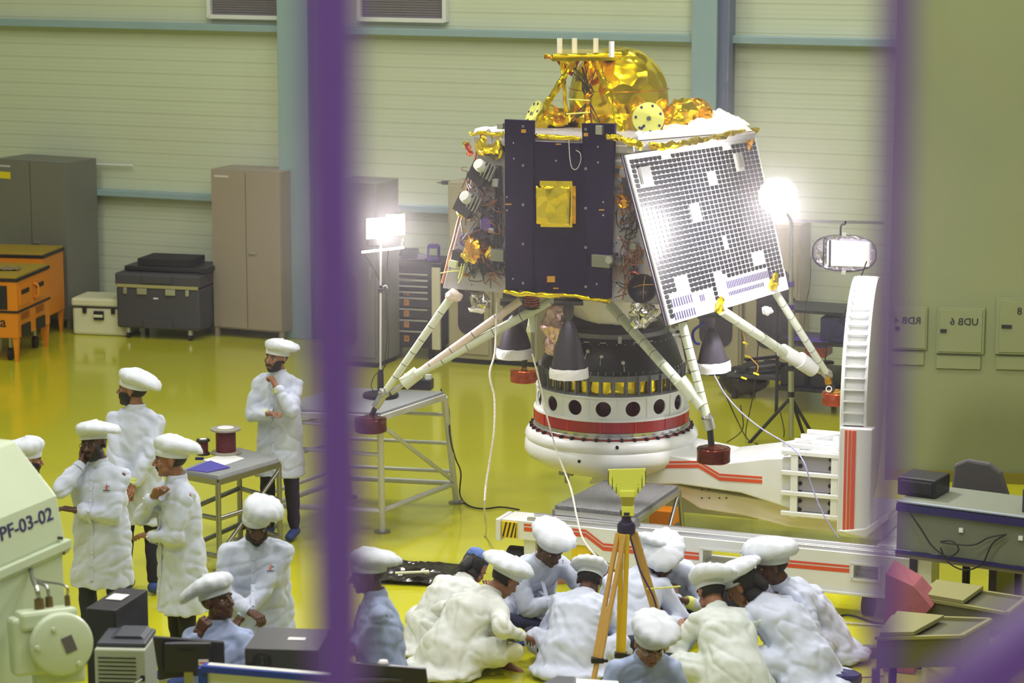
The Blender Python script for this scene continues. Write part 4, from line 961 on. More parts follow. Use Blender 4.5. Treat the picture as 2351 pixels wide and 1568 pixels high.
# white round turntable and arm
TC = fr(AC[0], AC[1], 0, WY)
fx = thing('tilting_fixture', 'white tilting work stand with round table, striped arm and tall ribbed wheel', 'work stand', (2.9, 20.2, .4), WY)
MB(fr(AC[0], AC[1], 0)).lathe([(.55, .91), (.69, .91), (.71, .90), (.73, .87), (.735, .84), (.72, .81), (.735, .79), (.74, .72), (.71, .67), (.60, .60), (.45, .55), (0, .55)], 80).lathe([(.55, .91), (.55, .80), (0, .80)], 60).build('turntable', m_white, fx, smooth=True)
# arm as a solid in the stand frame
def TP(px, py, off): return TC.inverted() @ PL(px, py, (TC @ Vector((0, -off, 0))), nW)
fo = .36
def tz(px, py): p = TP(px, py, fo); return (p.x, p.z)
poly = [(0, .86), tz(1640, 1066), tz(1760, 1052), tz(1925, 1046), tz(1925, 1190), tz(1820, 1170), tz(1700, 1132), tz(1560, 1112), tz(1350, 1112), (0, .58)]
MB(TC).prism(poly, -fo, fo).build('arm', m_white, fx, bevel=.012)
poly2 = [(.25, .56), tz(1580, 1128), tz(1780, 1160), tz(1926, 1190), tz(1926, 1232), tz(1800, 1216), tz(1700, 1190), tz(1600, 1175), tz(1560, 1150)]
MB(TC).prism(poly2, -fo+.10, fo-.10).build('lower_gusset', mat('pinkish_white', (222, 212, 210), .4), fx, bevel=.01)
def stripe_line(pts, w0, w1, off, name='stripe', m=m_stripe, par=fx, fn=None):
    fn = fn or tz; A = [fn(x, y+w0) for x, y in pts]; B = [fn(x, y+w1) for x, y in pts]; mb = MB(TC)
    for i in range(len(pts)-1): mb.hull([(A[i][0], -off-.003, A[i][1]), (A[i+1][0], -off-.003, A[i+1][1]), (B[i+1][0], -off-.003, B[i+1][1]), (B[i][0], -off-.003, B[i][1])], [(A[i][0], -off+.004, A[i][1]), (A[i+1][0], -off+.004, A[i+1][1]), (B[i+1][0], -off+.004, B[i+1][1]), (B[i][0], -off+.004, B[i][1])])
    return mb.build(name, m, par)
pts = [(1362, 1060), (1604, 1058), (1652, 1087), (1750, 1094)]
stripe_line(pts, 0, 5, fo); stripe_line(pts, 8, 16, fo)
bt = MB(TC)
for x, y, r in ((1417, 1028, 5), (1323, 1062, 5)): p = TP(x, y, .73); 
for x in (1612, 1629, 1652, 1668):
    for y in (1120, 1139): p = TP(x, y+4, fo-.1); bt.cyl((p.x, -fo+.097, p.z), (p.x, -fo+.09, p.z), .006)
bt.build('bolts', m_black, fx)
# open frame at the end of the arm
xa, za = tz(1768, 1040); xb, zb_ = tz(1925, 1190)
e = MB(TC)
ztop, zbot = tz(1925, 1046)[1], tz(1925, 1187)[1]
xv = tz(1826, 1100)[0]
for x in (xv, xb-.03): e.box((x, -fo-.02, (ztop+zbot)/2), (.06, .05, ztop-zbot+.06))
for k in range(4): z = ztop-(ztop-zbot)*k/3; e.box(((xa+xb)/2+.06, -fo-.02, z), (xb-xa+.02-.12, .06, .035))
for k in range(4): y = -fo+.1+k*.19; e.box(((xa+xb)/2+.1, y, ztop+.03), (xb-xa-.05, .035, .035))
e.bar((xa+.1, -fo+.05, ztop+.04), (xb-.1, fo-.1, ztop+.05), .04, .04)
e.build('end_frame', m_white, fx, bevel=.004)
hb = MB(TC)
for k in range(3):
    z = ztop-(ztop-zbot)*(k+.5)/3
    hb.box(((xv+xb)/2, -fo-.004, z), ((xb-xv)-.07, .015, (ztop-zbot)/3-.05))
hb.build('recess_plate', mat('recess_grey', (150, 146, 158), .5), fx)
kn_ = MB(TC)
for k in range(7):
    z = ztop-(ztop-zbot)*(k+.5)/7
    for x in (xv+.045, xb-.07): kn_.cyl((x, -fo-.012, z), (x, -fo-.02, z), .018)
kn_.build('knobs', m_black, fx)
# ribbed wheel and column
Rw = .93; wc = TC.inverted() @ Vector((2.86, 20.24, 1.36))
TWh = fr(2.86, 20.24, 1.36, -12.5) @ Matrix.Rotation(R(90), 4, 'Y')
MB(TWh).lathe([(.0, -.10), (Rw-.05, -.10), (Rw, -.09), (Rw, -.07), (Rw-.035, -.06), (Rw-.035, .08), (Rw, .09), (Rw, .11), (Rw-.05, .12), (0, .12)], 90).build('wheel_drum', m_white, fx, smooth=35)
rb = MB(TWh)
for i in range(64): a = 2*math.pi*i/64; rb.box(((Rw-.02)*math.cos(a), (Rw-.02)*math.sin(a), .01), (.05, .012, .16), (0, 0, math.degrees(a)))
rb.build('wheel_ribs', m_white, fx)
cxn = (TC.inverted() @ Vector((2.62, 19.3, 0))).y; wcx = (TC.inverted() @ Vector((2.70, 19.32, 0))).x
MB(TC).box((wcx, cxn+.06, .82), (.26, .12, .86)).build('column_cover', m_white, fx, bevel=.01)
MB(TC).box((wcx-.115, cxn+.45, .80), (.04, .9, .8)).build('column_side', m_white, fx, bevel=.01)
for dx in (-.075, -.045, -.012): MB(TC).box((wcx+dx, cxn-.003, .83), (.02 if dx < -.02 else .032, .008, .80)).build('column_stripe', m_stripe, fx)
MB(TC).box((wcx+.05, cxn+.5, .42), (.34, .9, .12)).build('column_foot', m_white, fx, bevel=.01)
MB(TC).prism([(wcx-.12, .42), (wcx+.1, .46), (wcx+.28, .60), (wcx+.29, .56), (wcx+.1, .38)], cxn-.02, cxn+.25).build('curved_foot', m_white, fx, bevel=.01)
for px, py in ((1417, 1028), (1323, 1063)):
    p = PL(px, py, Vector((AC[0], AC[1]-.74, 0)), Vector((0, 1, 0))); v = Vector((p.x-AC[0], p.y-AC[1], 0)).normalized()
    MB().cyl(Vector((AC[0], AC[1], p.z))+v*.70, Vector((AC[0], AC[1], p.z))+v*.742, .014).build('bolt', m_black, fx)
q = TC @ Vector((-.25, -.4, .56)); MB(fr(q.x, q.y, q.z, WY)).box((0, 0, -.0), (.12, .08, .04)).cyl((0, 0, -.02), (0, 0, -.09), .02).build('underside_sensor', m_steel, fx, bevel=.003)
# ================================================================= cart
C0 = G(1152, 1192, .50); TK = fr(C0.x, C0.y, 0, WY+.5); nK = TK.to_3x3() @ Vector((0, 1, 0))
def kz(px, py, off=0): p = TK.inverted() @ PL(px, py, C0-nK*off, nK); return p.x, p.z
ct_ = thing('transport_cart', 'long white transport cart beam with orange stripes and floor rails', 'cart', (C0.x, C0.y, 0), WY+.5)
xe = kz(2140, 1260)[0]
hole = [kz(1612, 1262), kz(1704, 1262+8), kz(1704, 1304), kz(1612, 1292)]
tb_ = [kz(1152, 1192), (xe, .50)]
hx0, hx1 = hole[0][0], hole[1][0]; hz1, hz0 = (hole[0][1]+hole[1][1])/2+.01, (hole[2][1]+hole[3][1])/2
hx2, hx3 = kz(1958, 1295)[0], kz(2020, 1295)[0]
zl = kz(1180, 1236)[1]; zb2 = kz(1500, 1318)[1]
m_cart = m_white
bd = .28
MB(TK).prism([(0, .50), (0, zl), (kz(1345, 1258)[0], zl), (kz(1420, 1312)[0], zb2), (hx0, zb2), (hx0, .50)], 0, bd).prism([(hx0, .50), (hx0, hz1), (hx1, hz1), (hx1, .50)], 0, bd).prism([(hx0, hz0), (hx0, zb2), (hx1, zb2), (hx1, hz0)], 0, bd).prism([(hx1, .5), (hx1, zb2), (hx2, zb2), (hx2, .5)], 0, bd).prism([(hx2, .5), (hx2, hz1), (hx3, hz1), (hx3, .5)], 0, bd).prism([(hx2, hz0), (hx2, zb2), (hx3, zb2), (hx3, hz0)], 0, bd).prism([(hx3, .5), (hx3, zb2), (xe, zb2), (xe, .5)], 0, bd).build('beam', m_cart, ct_)
rimb = MB(TK)
for a_, b_ in ((hx0, hx1), (hx2, hx3)):
    rimb.box(((a_+b_)/2, -.006, hz1), (b_-a_+.04, .014, .018)).box(((a_+b_)/2, -.006, hz0), (b_-a_+.04, .014, .018)).box((a_, -.006, (hz0+hz1)/2), (.018, .014, hz1-hz0)).box((b_, -.006, (hz0+hz1)/2), (.018, .014, hz1-hz0))
rimb.build('opening_rim', m_white, ct_)
MB(TK).box((xe/2+.6, -.01, zb2+.01), (xe-1.25, .03, .02)).build('lower_lip', m_white, ct_, bevel=.004)
for y in (.05, .2): MB(TK).box((xe/2+.1, y, .512), (xe-.2, .035, .025)).build('rail', m_alu, ct_, bevel=.003)
sl = [(1203, 1202), (1345, 1216), (1385, 1247), (1605, 1269)]
def kz2(x, y): return kz(x, y)
TCs = TC
def kstripe(pts, w0, w1):
    A = [kz(x, y+w0) for x, y in pts]; B = [kz(x, y+w1) for x, y in pts]; mb = MB(TK)
    for i in range(len(pts)-1): mb.hull([(A[i][0], -.003, A[i][1]), (A[i+1][0], -.003, A[i+1][1]), (B[i+1][0], -.003, B[i+1][1]), (B[i][0], -.003, B[i][1])], [(A[i][0], .003, A[i][1]), (A[i+1][0], .003, A[i+1][1]), (B[i+1][0], .003, B[i+1][1]), (B[i][0], .003, B[i][1])])
    mb.build('stripe', m_stripe, ct_)
for pts in (sl, [(1714, 1277), (1950, 1298)]): kstripe(pts, 0, 5); kstripe(pts, 8, 17)
# hazard bumper
MB(TK).box((.07, -.008, .425), (.13, .02, .13)).build('hazard_plate', m_yellow, ct_)
hz_ = MB(TK)
for k in range(4): hz_.hull([(.01+k*.034, -.02, .365), (.024+k*.034, -.02, .365), (.024+k*.034+.03 if k < 3 else .133, -.02, .485), (.01+k*.034+.03 if k < 3 else .13, -.02, .485)], [(.01+k*.034, -.016, .365), (.024+k*.034, -.016, .365), (.024+k*.034+.03 if k < 3 else .133, -.016, .485), (.01+k*.034+.03 if k < 3 else .13, -.016, .485)])
hz_.build('hazard_bars', m_hazard, ct_)
MB(TK).box((-.02, .1, .42), (.04, .28, .18)).build('bumper', m_white, ct_, bevel=.01)
MB(TK).box((.22, .1, .22), (.10, .12, .26)).build('leg', m_white, ct_, bevel=.006)
MB(TK).cyl((.02, .12, .13), (.16, .12, .13), .13).build('wheel', m_black, ct_, smooth=True); MB(TK).cyl((.0, .12, .13), (.03, .12, .13), .09).build('wheel_hub', m_yellow, ct_, smooth=True)
MB(TK).box((.66, .12, .26), (.16, .2, .18)).build('yellow_jack', m_yellow, ct_, bevel=.006); MB(TK).cyl((.66, .12, .2), (.66, .12, 0), .03).build('jack_screw', m_black, ct_)
MB(TK).cyl((.7, .3, .16), (1.4, .28, .14), .03).build('cross_tube', m_steel, ct_, smooth=True)
# cross member running away and a second foot
MB(TK).box((.48, 1.0, .46), (.2, 1.6, .12)).build('cross_beam', MATS['pinkish_white'], ct_, bevel=.01)
q = TK.inverted() @ G(1525, 1175, .3)
MB(TK).box((q.x, q.y, .22), (.2, .2, .22)).build('yellow_jack', m_orange, ct_, bevel=.006); MB(TK).cyl((q.x, q.y, .12), (q.x, q.y, 0), .035).build('jack_screw', m_black, ct_)
for y in (2.0,): MB(TK).box((1.6, y, .30), (2.9, .16, .22)).build('rear_beam', m_white, ct_, bevel=.01)
for x in (.3, 2.9): MB(TK).cyl((x-.05, 2.0, .1), (x+.05, 2.0, .1), .1).build('wheel', m_black, ct_, smooth=True)
MB(TK).box((2.9, 1.0, .25), (.2, 1.8, .2)).build('cross_beam', m_white, ct_, bevel=.01)
for x in (xe-.5, 2.0): MB(TK).cyl((x-.04, .14, .08), (x+.04, .14, .08), .08).build('wheel', m_black, ct_, smooth=True)
# ================================================================= step platform with tread plate
zs_ = .60
cs = [G(1274, 1160, zs_), G(1462, 1180, zs_), G(1558, 1115, zs_), G(1388, 1101, zs_)]
t = thing('step_platform', 'low work platform with ribbed metal deck behind the horn antenna', 'platform', tuple(((cs[0]+cs[2])/2).xy)+(0,))
MB().slab(cs, (0, 0, 1), .03).build('deck', m_plate, t)
fmb = MB()
for i in range(4): fmb.bar(cs[i]-Vector((0, 0, .05)), cs[(i+1) % 4]-Vector((0, 0, .05)), .035, .04)
fmb.build('frame', m_alu, t)
cc = (cs[0]+cs[1]+cs[2]+cs[3])/4
for p in cs:
    o_ = Vector((p.x-cc.x, p.y-cc.y, 0)).normalized()*.08; MB().cyl(p-Vector((0, 0, .04)), (p.x+o_.x, p.y+o_.y, 0), .02).build('leg', m_steel, t, smooth=True)
p = cs[2]; MB().cyl(p-Vector((0, 0, .06)), (cs[1].x+.15, cs[1].y+.1, .02), .016).build('brace', m_steel, t, smooth=True)
MB().cyl((cs[1].x, cs[1].y, .28), (cs[2].x, cs[2].y, .28), .014).build('rail', m_steel, t, smooth=True)
# ================================================================= right flood light
fb = G(1816, 1012); fb.z = 0
t = thing('floodlight_stand', 'tall silver pole stand on black tripod legs carrying the bright flood lamp', 'lamp', fb)
def ar(px, py, dy=0): return PL(px, py, fb+Vector((0, dy, 0)), Vector((0, 1, 0)))
MB().cyl((fb.x, fb.y, .04), ar(1816, 700), .028).build('lower_pole', m_alu, t, smooth=True); MB().cyl(ar(1816, 704), ar(1817, 508), .021).build('upper_pole', m_alu, t, smooth=True)
for y in (652, 705, 905, 845): MB().cyl(ar(1816, y-6), ar(1816, y+6), .034).build('clamp', m_purplep if y < 800 else m_black, t, smooth=True)
apx = ar(1816, 912)
for a_, b_ in (((1812, 925), (1716, 1022)), ((1818, 925), (1848, 1008)), ((1820, 925), (1874, 1012))):
    MB().cyl(apx, ar(*b_, dy=-.1 if b_[0] < 1800 else .15), .017).build('tripod_leg', m_black, t, smooth=True)
hd = Vector((2.33, 19.75, 0)); hd = P(1786, 450, 19.85)
bm_end = ar(1817, 506)
MB().bar(bm_end, hd+Vector((.0, .12, .0)), .025, .025).bar(bm_end+Vector((-.1, 0, 0)), bm_end+Vector((.9, -.02, -.02)), .03, .03).build('boom', m_alu, t)
hh = MB(axisM(hd, (-.1, -1, -.12))).lathe([(0, -.12), (.10, -.11), (.15, 0), (.155, .01), (.15, .012)], 36).build('lamp_head', m_grey, t, smooth=True)
MB(axisM(hd, (-.1, -1, -.12))).lathe([(0, .03), (.08, .025), (.148, .005), (0, .0)], 36).build('lens', mat('flood_light_lens2', (1, .98, 1), .3, emit=60), hh, smooth=True)
lamp('POINT', 'right_flood_light', hd+Vector((-.02, -.24, -.06)), 260, (1, .94, .98), .12)
# hanging reflector
hc = PL(1938, 582, fb+Vector((0, -1.2, 0)), Vector((0, 1, 0)))
T = axisM(hc, (-.25, -1, -.05)); k = (FPX/hc.y)
t = thing('reflector_lamp', 'wide oval mirror reflector lamp hanging right of the pole', 'lamp', hc)
def ov(rx, ry, z, n=40): return [(rx*math.copysign(abs(math.cos(2*math.pi*i/n))**.8, math.cos(2*math.pi*i/n)), ry*math.copysign(abs(math.sin(2*math.pi*i/n))**.8, math.sin(2*math.pi*i/n)), z) for i in range(n)]
mb = MB(T); lv = [ov(.30, .175, .0), ov(.305, .18, -.02), ov(.26, .14, -.12), ov(.12, .07, -.16)]
for A_, B_ in zip(lv, lv[1:]):
    n0 = len(A_); mb.add(A_+B_, [(i, (i+1) % n0, (i+1) % n0+n0, i+n0) for i in range(n0)])
mb.add(lv[-1], [tuple(range(40))]); mb.add(ov(.29, .165, -.03), [tuple(range(40))]); o = mb.build('reflector', m_reflector, t, smooth=30)
MB(T).box((.04, 0, -.0), (.40, .24, .03)).build('tube_tray', mat('bright_tray', (1, .97, 1), .2, emit=.55), t, bevel=.02)
MB(T).box((-.13, 0, .018), (.02, .25, .012)).box((-.19, 0, .018), (.01, .25, .012)).build('divider', m_dark, t)
tb2 = MB(T)
MB().tube([PL(1930, 540, hc, Vector((0, 1, 0))), PL(1931, 518, hc, Vector((0, 1, 0))), PL(1940, 514, hc, Vector((0, 1, 0))), PL(1940, 507, hc, Vector((0, 1, 0)))], .01).build('hook', m_black, t, smooth=True)
MB(T).box((0, .18, 0), (.04, .03, .04)).box((0, -.18, 0), (.04, .03, .04)).build('knob', m_white, t)
MB().tube([PL(1862, 590, hc, Vector((0, 1, 0))), PL(1860, 650, hc, Vector((0, 1, 0))), PL(1850, 700, hc, Vector((0, 1, 0))), PL(1845, 760, hc, Vector((0, 1, 0)))], .003).build('lamp_cord', m_cable, t, smooth=True)
# black sheeted gear pile on a low table behind
q = G(1790, 930); q.z = 0
t = thing('equipment_table', 'low dark table heaped with black gear behind the lamp pole', 'table', (q.x, q.y, 0))
T = fr(q.x, q.y, 0, WY)
MB(T).box((0, .5, .26), (1.25, .8, .04)).build('table_top', m_case, t, bevel=.004)
for x in (-.55, .55):
    for y in (.16, .84): MB(T).box((x, y, .12), (.05, .05, .24)).build('leg', m_black, t)
rr = random.Random(4)
for i in range(12):
    x, y = rr.uniform(-.5, .5), rr.uniform(.2, .8); p = T @ Vector((x, y, .285+.03*(i % 4)))
    o = MB(Matrix.Translation(p) @ Euler((rr.uniform(-.1, .1), rr.uniform(-.1, .1), rr.uniform(0, 3))).to_matrix().to_4x4()).box((0, 0, 0), (rr.uniform(.25, .55), rr.uniform(.03, .14), rr.uniform(.02, .05))).build('metal_part', rr.choice((m_dark, m_black, m_dark, m_steel)), bevel=.006)
    tag(o, 'dark metal part in the heap behind the lamp pole', 'part', 'parts heaped on the low dark table')
p = T @ Vector((-.4, .1, .0)); o = MB(Matrix.Translation(p)).ell((0, .25, .17), (.28, .2, .16), 20, 12).build('black_sack', m_bag, smooth=30, noise_amp=.03, noise_scale=6); tag(o, 'black bulging sack on the floor under the gear heap', 'bag')
for (px, py, w, d, h, m, nm, lb_, ct2) in ((1880, 800, .22, .3, .14, mat('red_device', (170, 80, 70), .5), 'power_supply', 'grey device with red front right of the lamp pole', 'device'), (1862, 780, .45, .35, .1, m_purplep, 'purple_drill_case', 'dark purple device behind the right leg strut', 'device')):
    q = P(px, py, 26.0); tag(MB(fr(q.x, q.y, q.z, WY)).box((0, 0, 0), (w, d, h)).box((0, -d/2, 0), (w*.8, .02, h*.6)).build(nm, m, bevel=.02), lb_, ct2)
q = P(1872, 800, 26.0)
t = thing('instrument_rack', 'dark rack shelf holding devices at the right behind the struts', 'rack', (q.x, q.y, 0)); T = fr(q.x, q.y, 0, WY)
for z in (.25, .75, 1.08): MB(T).box((.1, .05, z), (.9, .6, .03)).build('shelf', m_dark, t)
for x in (-.34, .54):
    for y in (-.24, .34): MB(T).box((x, y, .56), (.03, .03, 1.12)).build('post', m_dark, t)
for x, lr in ((-.2, 'left'), (.12, 'right')): tag(MB(T).box((x, .05, .36), (.26, .4, .18)).build('instrument_box', m_dark, bevel=.01), 'black instrument box on the %s side of the lower rack shelf' % lr, 'device', 'boxes on the dark rack')
tag(MB(T).box((.28, .0, .9), (.36, .4, .25)).cyl((.28, -.21, .9), (.28, -.19, .9), .08).build('instrument_box', mat('navy_box', (34, 34, 84), .5), bevel=.02), 'navy blue box with a round port on the dark rack', 'device')
# ================================================================= people
m_coat = mat('white_coat', (192, 200, 222), .8, bump=.35, bscale=6, var=.03, vscale=6, sheen=.2)
m_coat2 = mat('white_coat_cream', (202, 206, 204), .8, bump=.35, bscale=6, var=.03, vscale=6)
m_coat3 = mat('blue_white_coat', (160, 174, 214), .8, bump=.35, bscale=6, var=.03, vscale=6)
m_check = mat('checked_coat', (204, 212, 212), .8, bump=.1, bscale=60)
m_cap = mat('white_cap_cloth', (206, 212, 224), .8, bump=.4, bscale=14)
m_cuff = mat('yellow_green_cuff', (214, 222, 120), .8, bump=.5, bscale=60)
m_sock = mat('blue_shoe_cover', (44, 66, 130), .7)
m_hair = mat('black_hair', (16, 13, 13), .6, bump=.5, bscale=90)
m_eye = mat('eye_white', (168, 160, 152), .4); m_iris = mat('dark_iris', (20, 12, 10), .2)
m_lip = mat('lips', (96, 48, 40), .5)
SK = {'dark': mat('dark_skin', (84, 54, 40), .5, var=.08, vscale=30), 'mid': mat('brown_skin', (140, 96, 70), .5, var=.08, vscale=30), 'light': mat('light_brown_skin', (170, 120, 92), .5, var=.06, vscale=30)}
TR_ = {'navy': mat('navy_trousers', (24, 22, 44), .8), 'black': mat('black_trousers', (16, 16, 20), .8), 'grey': mat('grey_trousers', (74, 76, 66), .8), 'jean': mat('dark_jeans', (36, 42, 70), .8, bump=.3, bscale=80), 'cream': mat('cream_trousers', (196, 196, 170), .85, bump=.35, bscale=9)}
def V(*a): return Vector(a)
def headmesh():
    mb = MB()
    for c, r in (((0, -.012, .028), (.075, .094, .086)), ((0, .028, -.03), (.060, .060, .078)), ((0, .034, -.075), (.046, .046, .036)), ((0, .064, -.093), (.020, .018, .017))): mb.ell(c, r, 28, 20)
    mb.cap((0, .086, .006), (0, .106, -.028), .0085, .0125); mb.ell((.012, .095, -.033), (.008, .009, .007)); mb.ell((-.012, .095, -.033), (.008, .009, .007))
    mb.cap((-.036, .070, .021), (-.010, .078, .018), .011); mb.cap((.036, .070, .021), (.010, .078, .018), .011)
    for s in (-1, 1):
        mb.ell((.036*s, .058, -.026), (.022, .022, .022)); mb.ell((.045*s, .03, -.06), (.02, .03, .025))
        mb.ell((.079*s, -.006, -.004), (.008, .019, .031)); mb.ell((.074*s, .0, -.006), (.012, .012, .018))
    mb.cap((-.018, .082, -.058), (.018, .082, -.058), .0065); mb.cap((-.015, .080, -.069), (.015, .080, -.069), .0075)
    mb.cap((0, -.015, -.06), (0, -.045, -.19), .054, .060)
    return remesh(mb, .0045, 3, .5)
HEAD = headmesh()
def handmesh(kind):                       # wrist at origin, fingers +y, palm down (-z), thumb at +x
    mb = MB(); curl = {'relax': (18, 25, 18), 'fist': (62, 85, 60), 'flat': (4, 8, 6), 'grip': (45, 50, 35)}[kind]
    mb.cap((-.012, -.03, 0), (-.014, .01, 0), .022, .022); mb.cap((.012, -.03, 0), (.014, .01, 0), .022, .022)
    kx = [.031, .0105, -.0105, -.030]; ln = [.070, .078, .072, .056]
    for x, L_ in zip(kx, ln):
        mb.cap((x*.55, .01, 0), (x, .084, .002), .016, .0125)
        p = V(x, .086, .002); a = 0; sp = x*.9
        for j, f in enumerate((.45, .31, .24)):
            a += curl[j]; d = V(sp*(1 if kind in ('flat', 'relax') else .3), math.cos(R(a)), -math.sin(R(a))).normalized(); q = p+d*L_*f; mb.cap(p, q, .0092-.0008*j, .0086-.0009*j, 10); p = q
    mb.cap((0, .02, -.002), (0, .07, -.002), .017, .016)
    if kind == 'fist' or kind == 'grip': th = [(.02, .018, -.006), (.042, .05, -.018), (.036, .078, -.034), (.014, .088, -.042)]
    else: th = [(.02, .015, -.004), (.048, .045, -.012), (.062, .074, -.016), (.066, .098, -.02)]
    for j in range(3): mb.cap(th[j], th[j+1], (.0145, .0115, .0095)[j], (.0115, .0095, .008)[j], 10)
    return remesh(mb, .0034, 2, .5)
HANDS = {k: handmesh(k) for k in ('relax', 'fist', 'flat', 'grip')}
def addmesh(mb, M, mesh, mirror=False):
    vs, fs, _ = mesh
    if mirror: vs = [Vector((-v.x, v.y, v.z)) for v in vs]; fs = [f[::-1] for f in fs]
    T0 = mb.T; mb.T = T0 @ M; mb.add(vs, fs); mb.T = T0
def ik(a, c, l1, l2, pole):
    d = c-a; L_ = min(d.length, (l1+l2)*.995); d.normalize(); c = a+d*L_
    x = (l1*l1-l2*l2+L_*L_)/(2*L_); h = math.sqrt(max(l1*l1-x*x, 0)); p = pole-a; p = p-d*p.dot(d); p.normalize()
    return a+d*x+p*h, c
def capmesh(style, dirv, seed, size=1.0):   # head local
    mb = MB(); n = 56; rows = []; size *= .96
    dx, dy, sag = dirv; rr = random.Random(seed); ph = rr.uniform(0, 6)
    prof = [(1.0, -.25), (1.01, .35), (1.0, 1.0)]+[(1.14, 1.1), (1.36, 1.35), (1.50, 2.0), (1.50, 2.8), (1.36, 3.5), (1.08, 4.0), (.72, 4.3), (.35, 4.42), (0.02, 4.45)]
    vs = []; fs = []
    for j, (k, h) in enumerate(prof):
        for i in range(n):
            a = 2*math.pi*i/n; ca, sa = math.cos(a), math.sin(a)
            x, y = .085*k*ca, -.012+.106*k*sa; z = .036+h*.030+(.016*sa)-.006
            if j > 2:
                w = min(1, (j-2)/3); pl = 1+.035*w*math.sin(13*a+ph)+.05*w*noise.noise(V(ca*1.5, sa*1.5, seed+j*.3))
                x = x*pl*size+dx*.05*w; y = (y+.012)*pl*size-.012+dy*.05*w
                al = (ca*dx+sa*dy)*min(1, k/1.3); z = .036+.030+(z-.066)*(.80 if style == 'beret' else 1.1)-sag*.036*w*max(0, al)*(1.4 if j < 7 else 1)+.012*w*max(0, -al)
                z += .012*noise.noise(V(ca*1.6, sa*1.6, seed*3+j*.5))*min(1, k)
            vs.append((x, y, z))
    for j in range(len(prof)-1):
        for i in range(n): fs.append((j*n+i, j*n+(i+1) % n, (j+1)*n+(i+1) % n, (j+1)*n+i))
    return mb.add(vs, fs)
def shell(mesh, M, test, off, seed=0):
    vs, fs, ns = mesh; keep = [f for f in fs if all(test(vs[i]) for i in f)]; idx = {}; out = []; nf = []
    for f in keep:
        g = []
        for i in f:
            if i not in idx: idx[i] = len(out); out.append(vs[i]+ns[i]*(off+.0015*noise.noise(vs[i]*120)))
            g.append(idx[i])
        nf.append(tuple(g))
    mb = MB(M); mb.add(out, nf); return mb
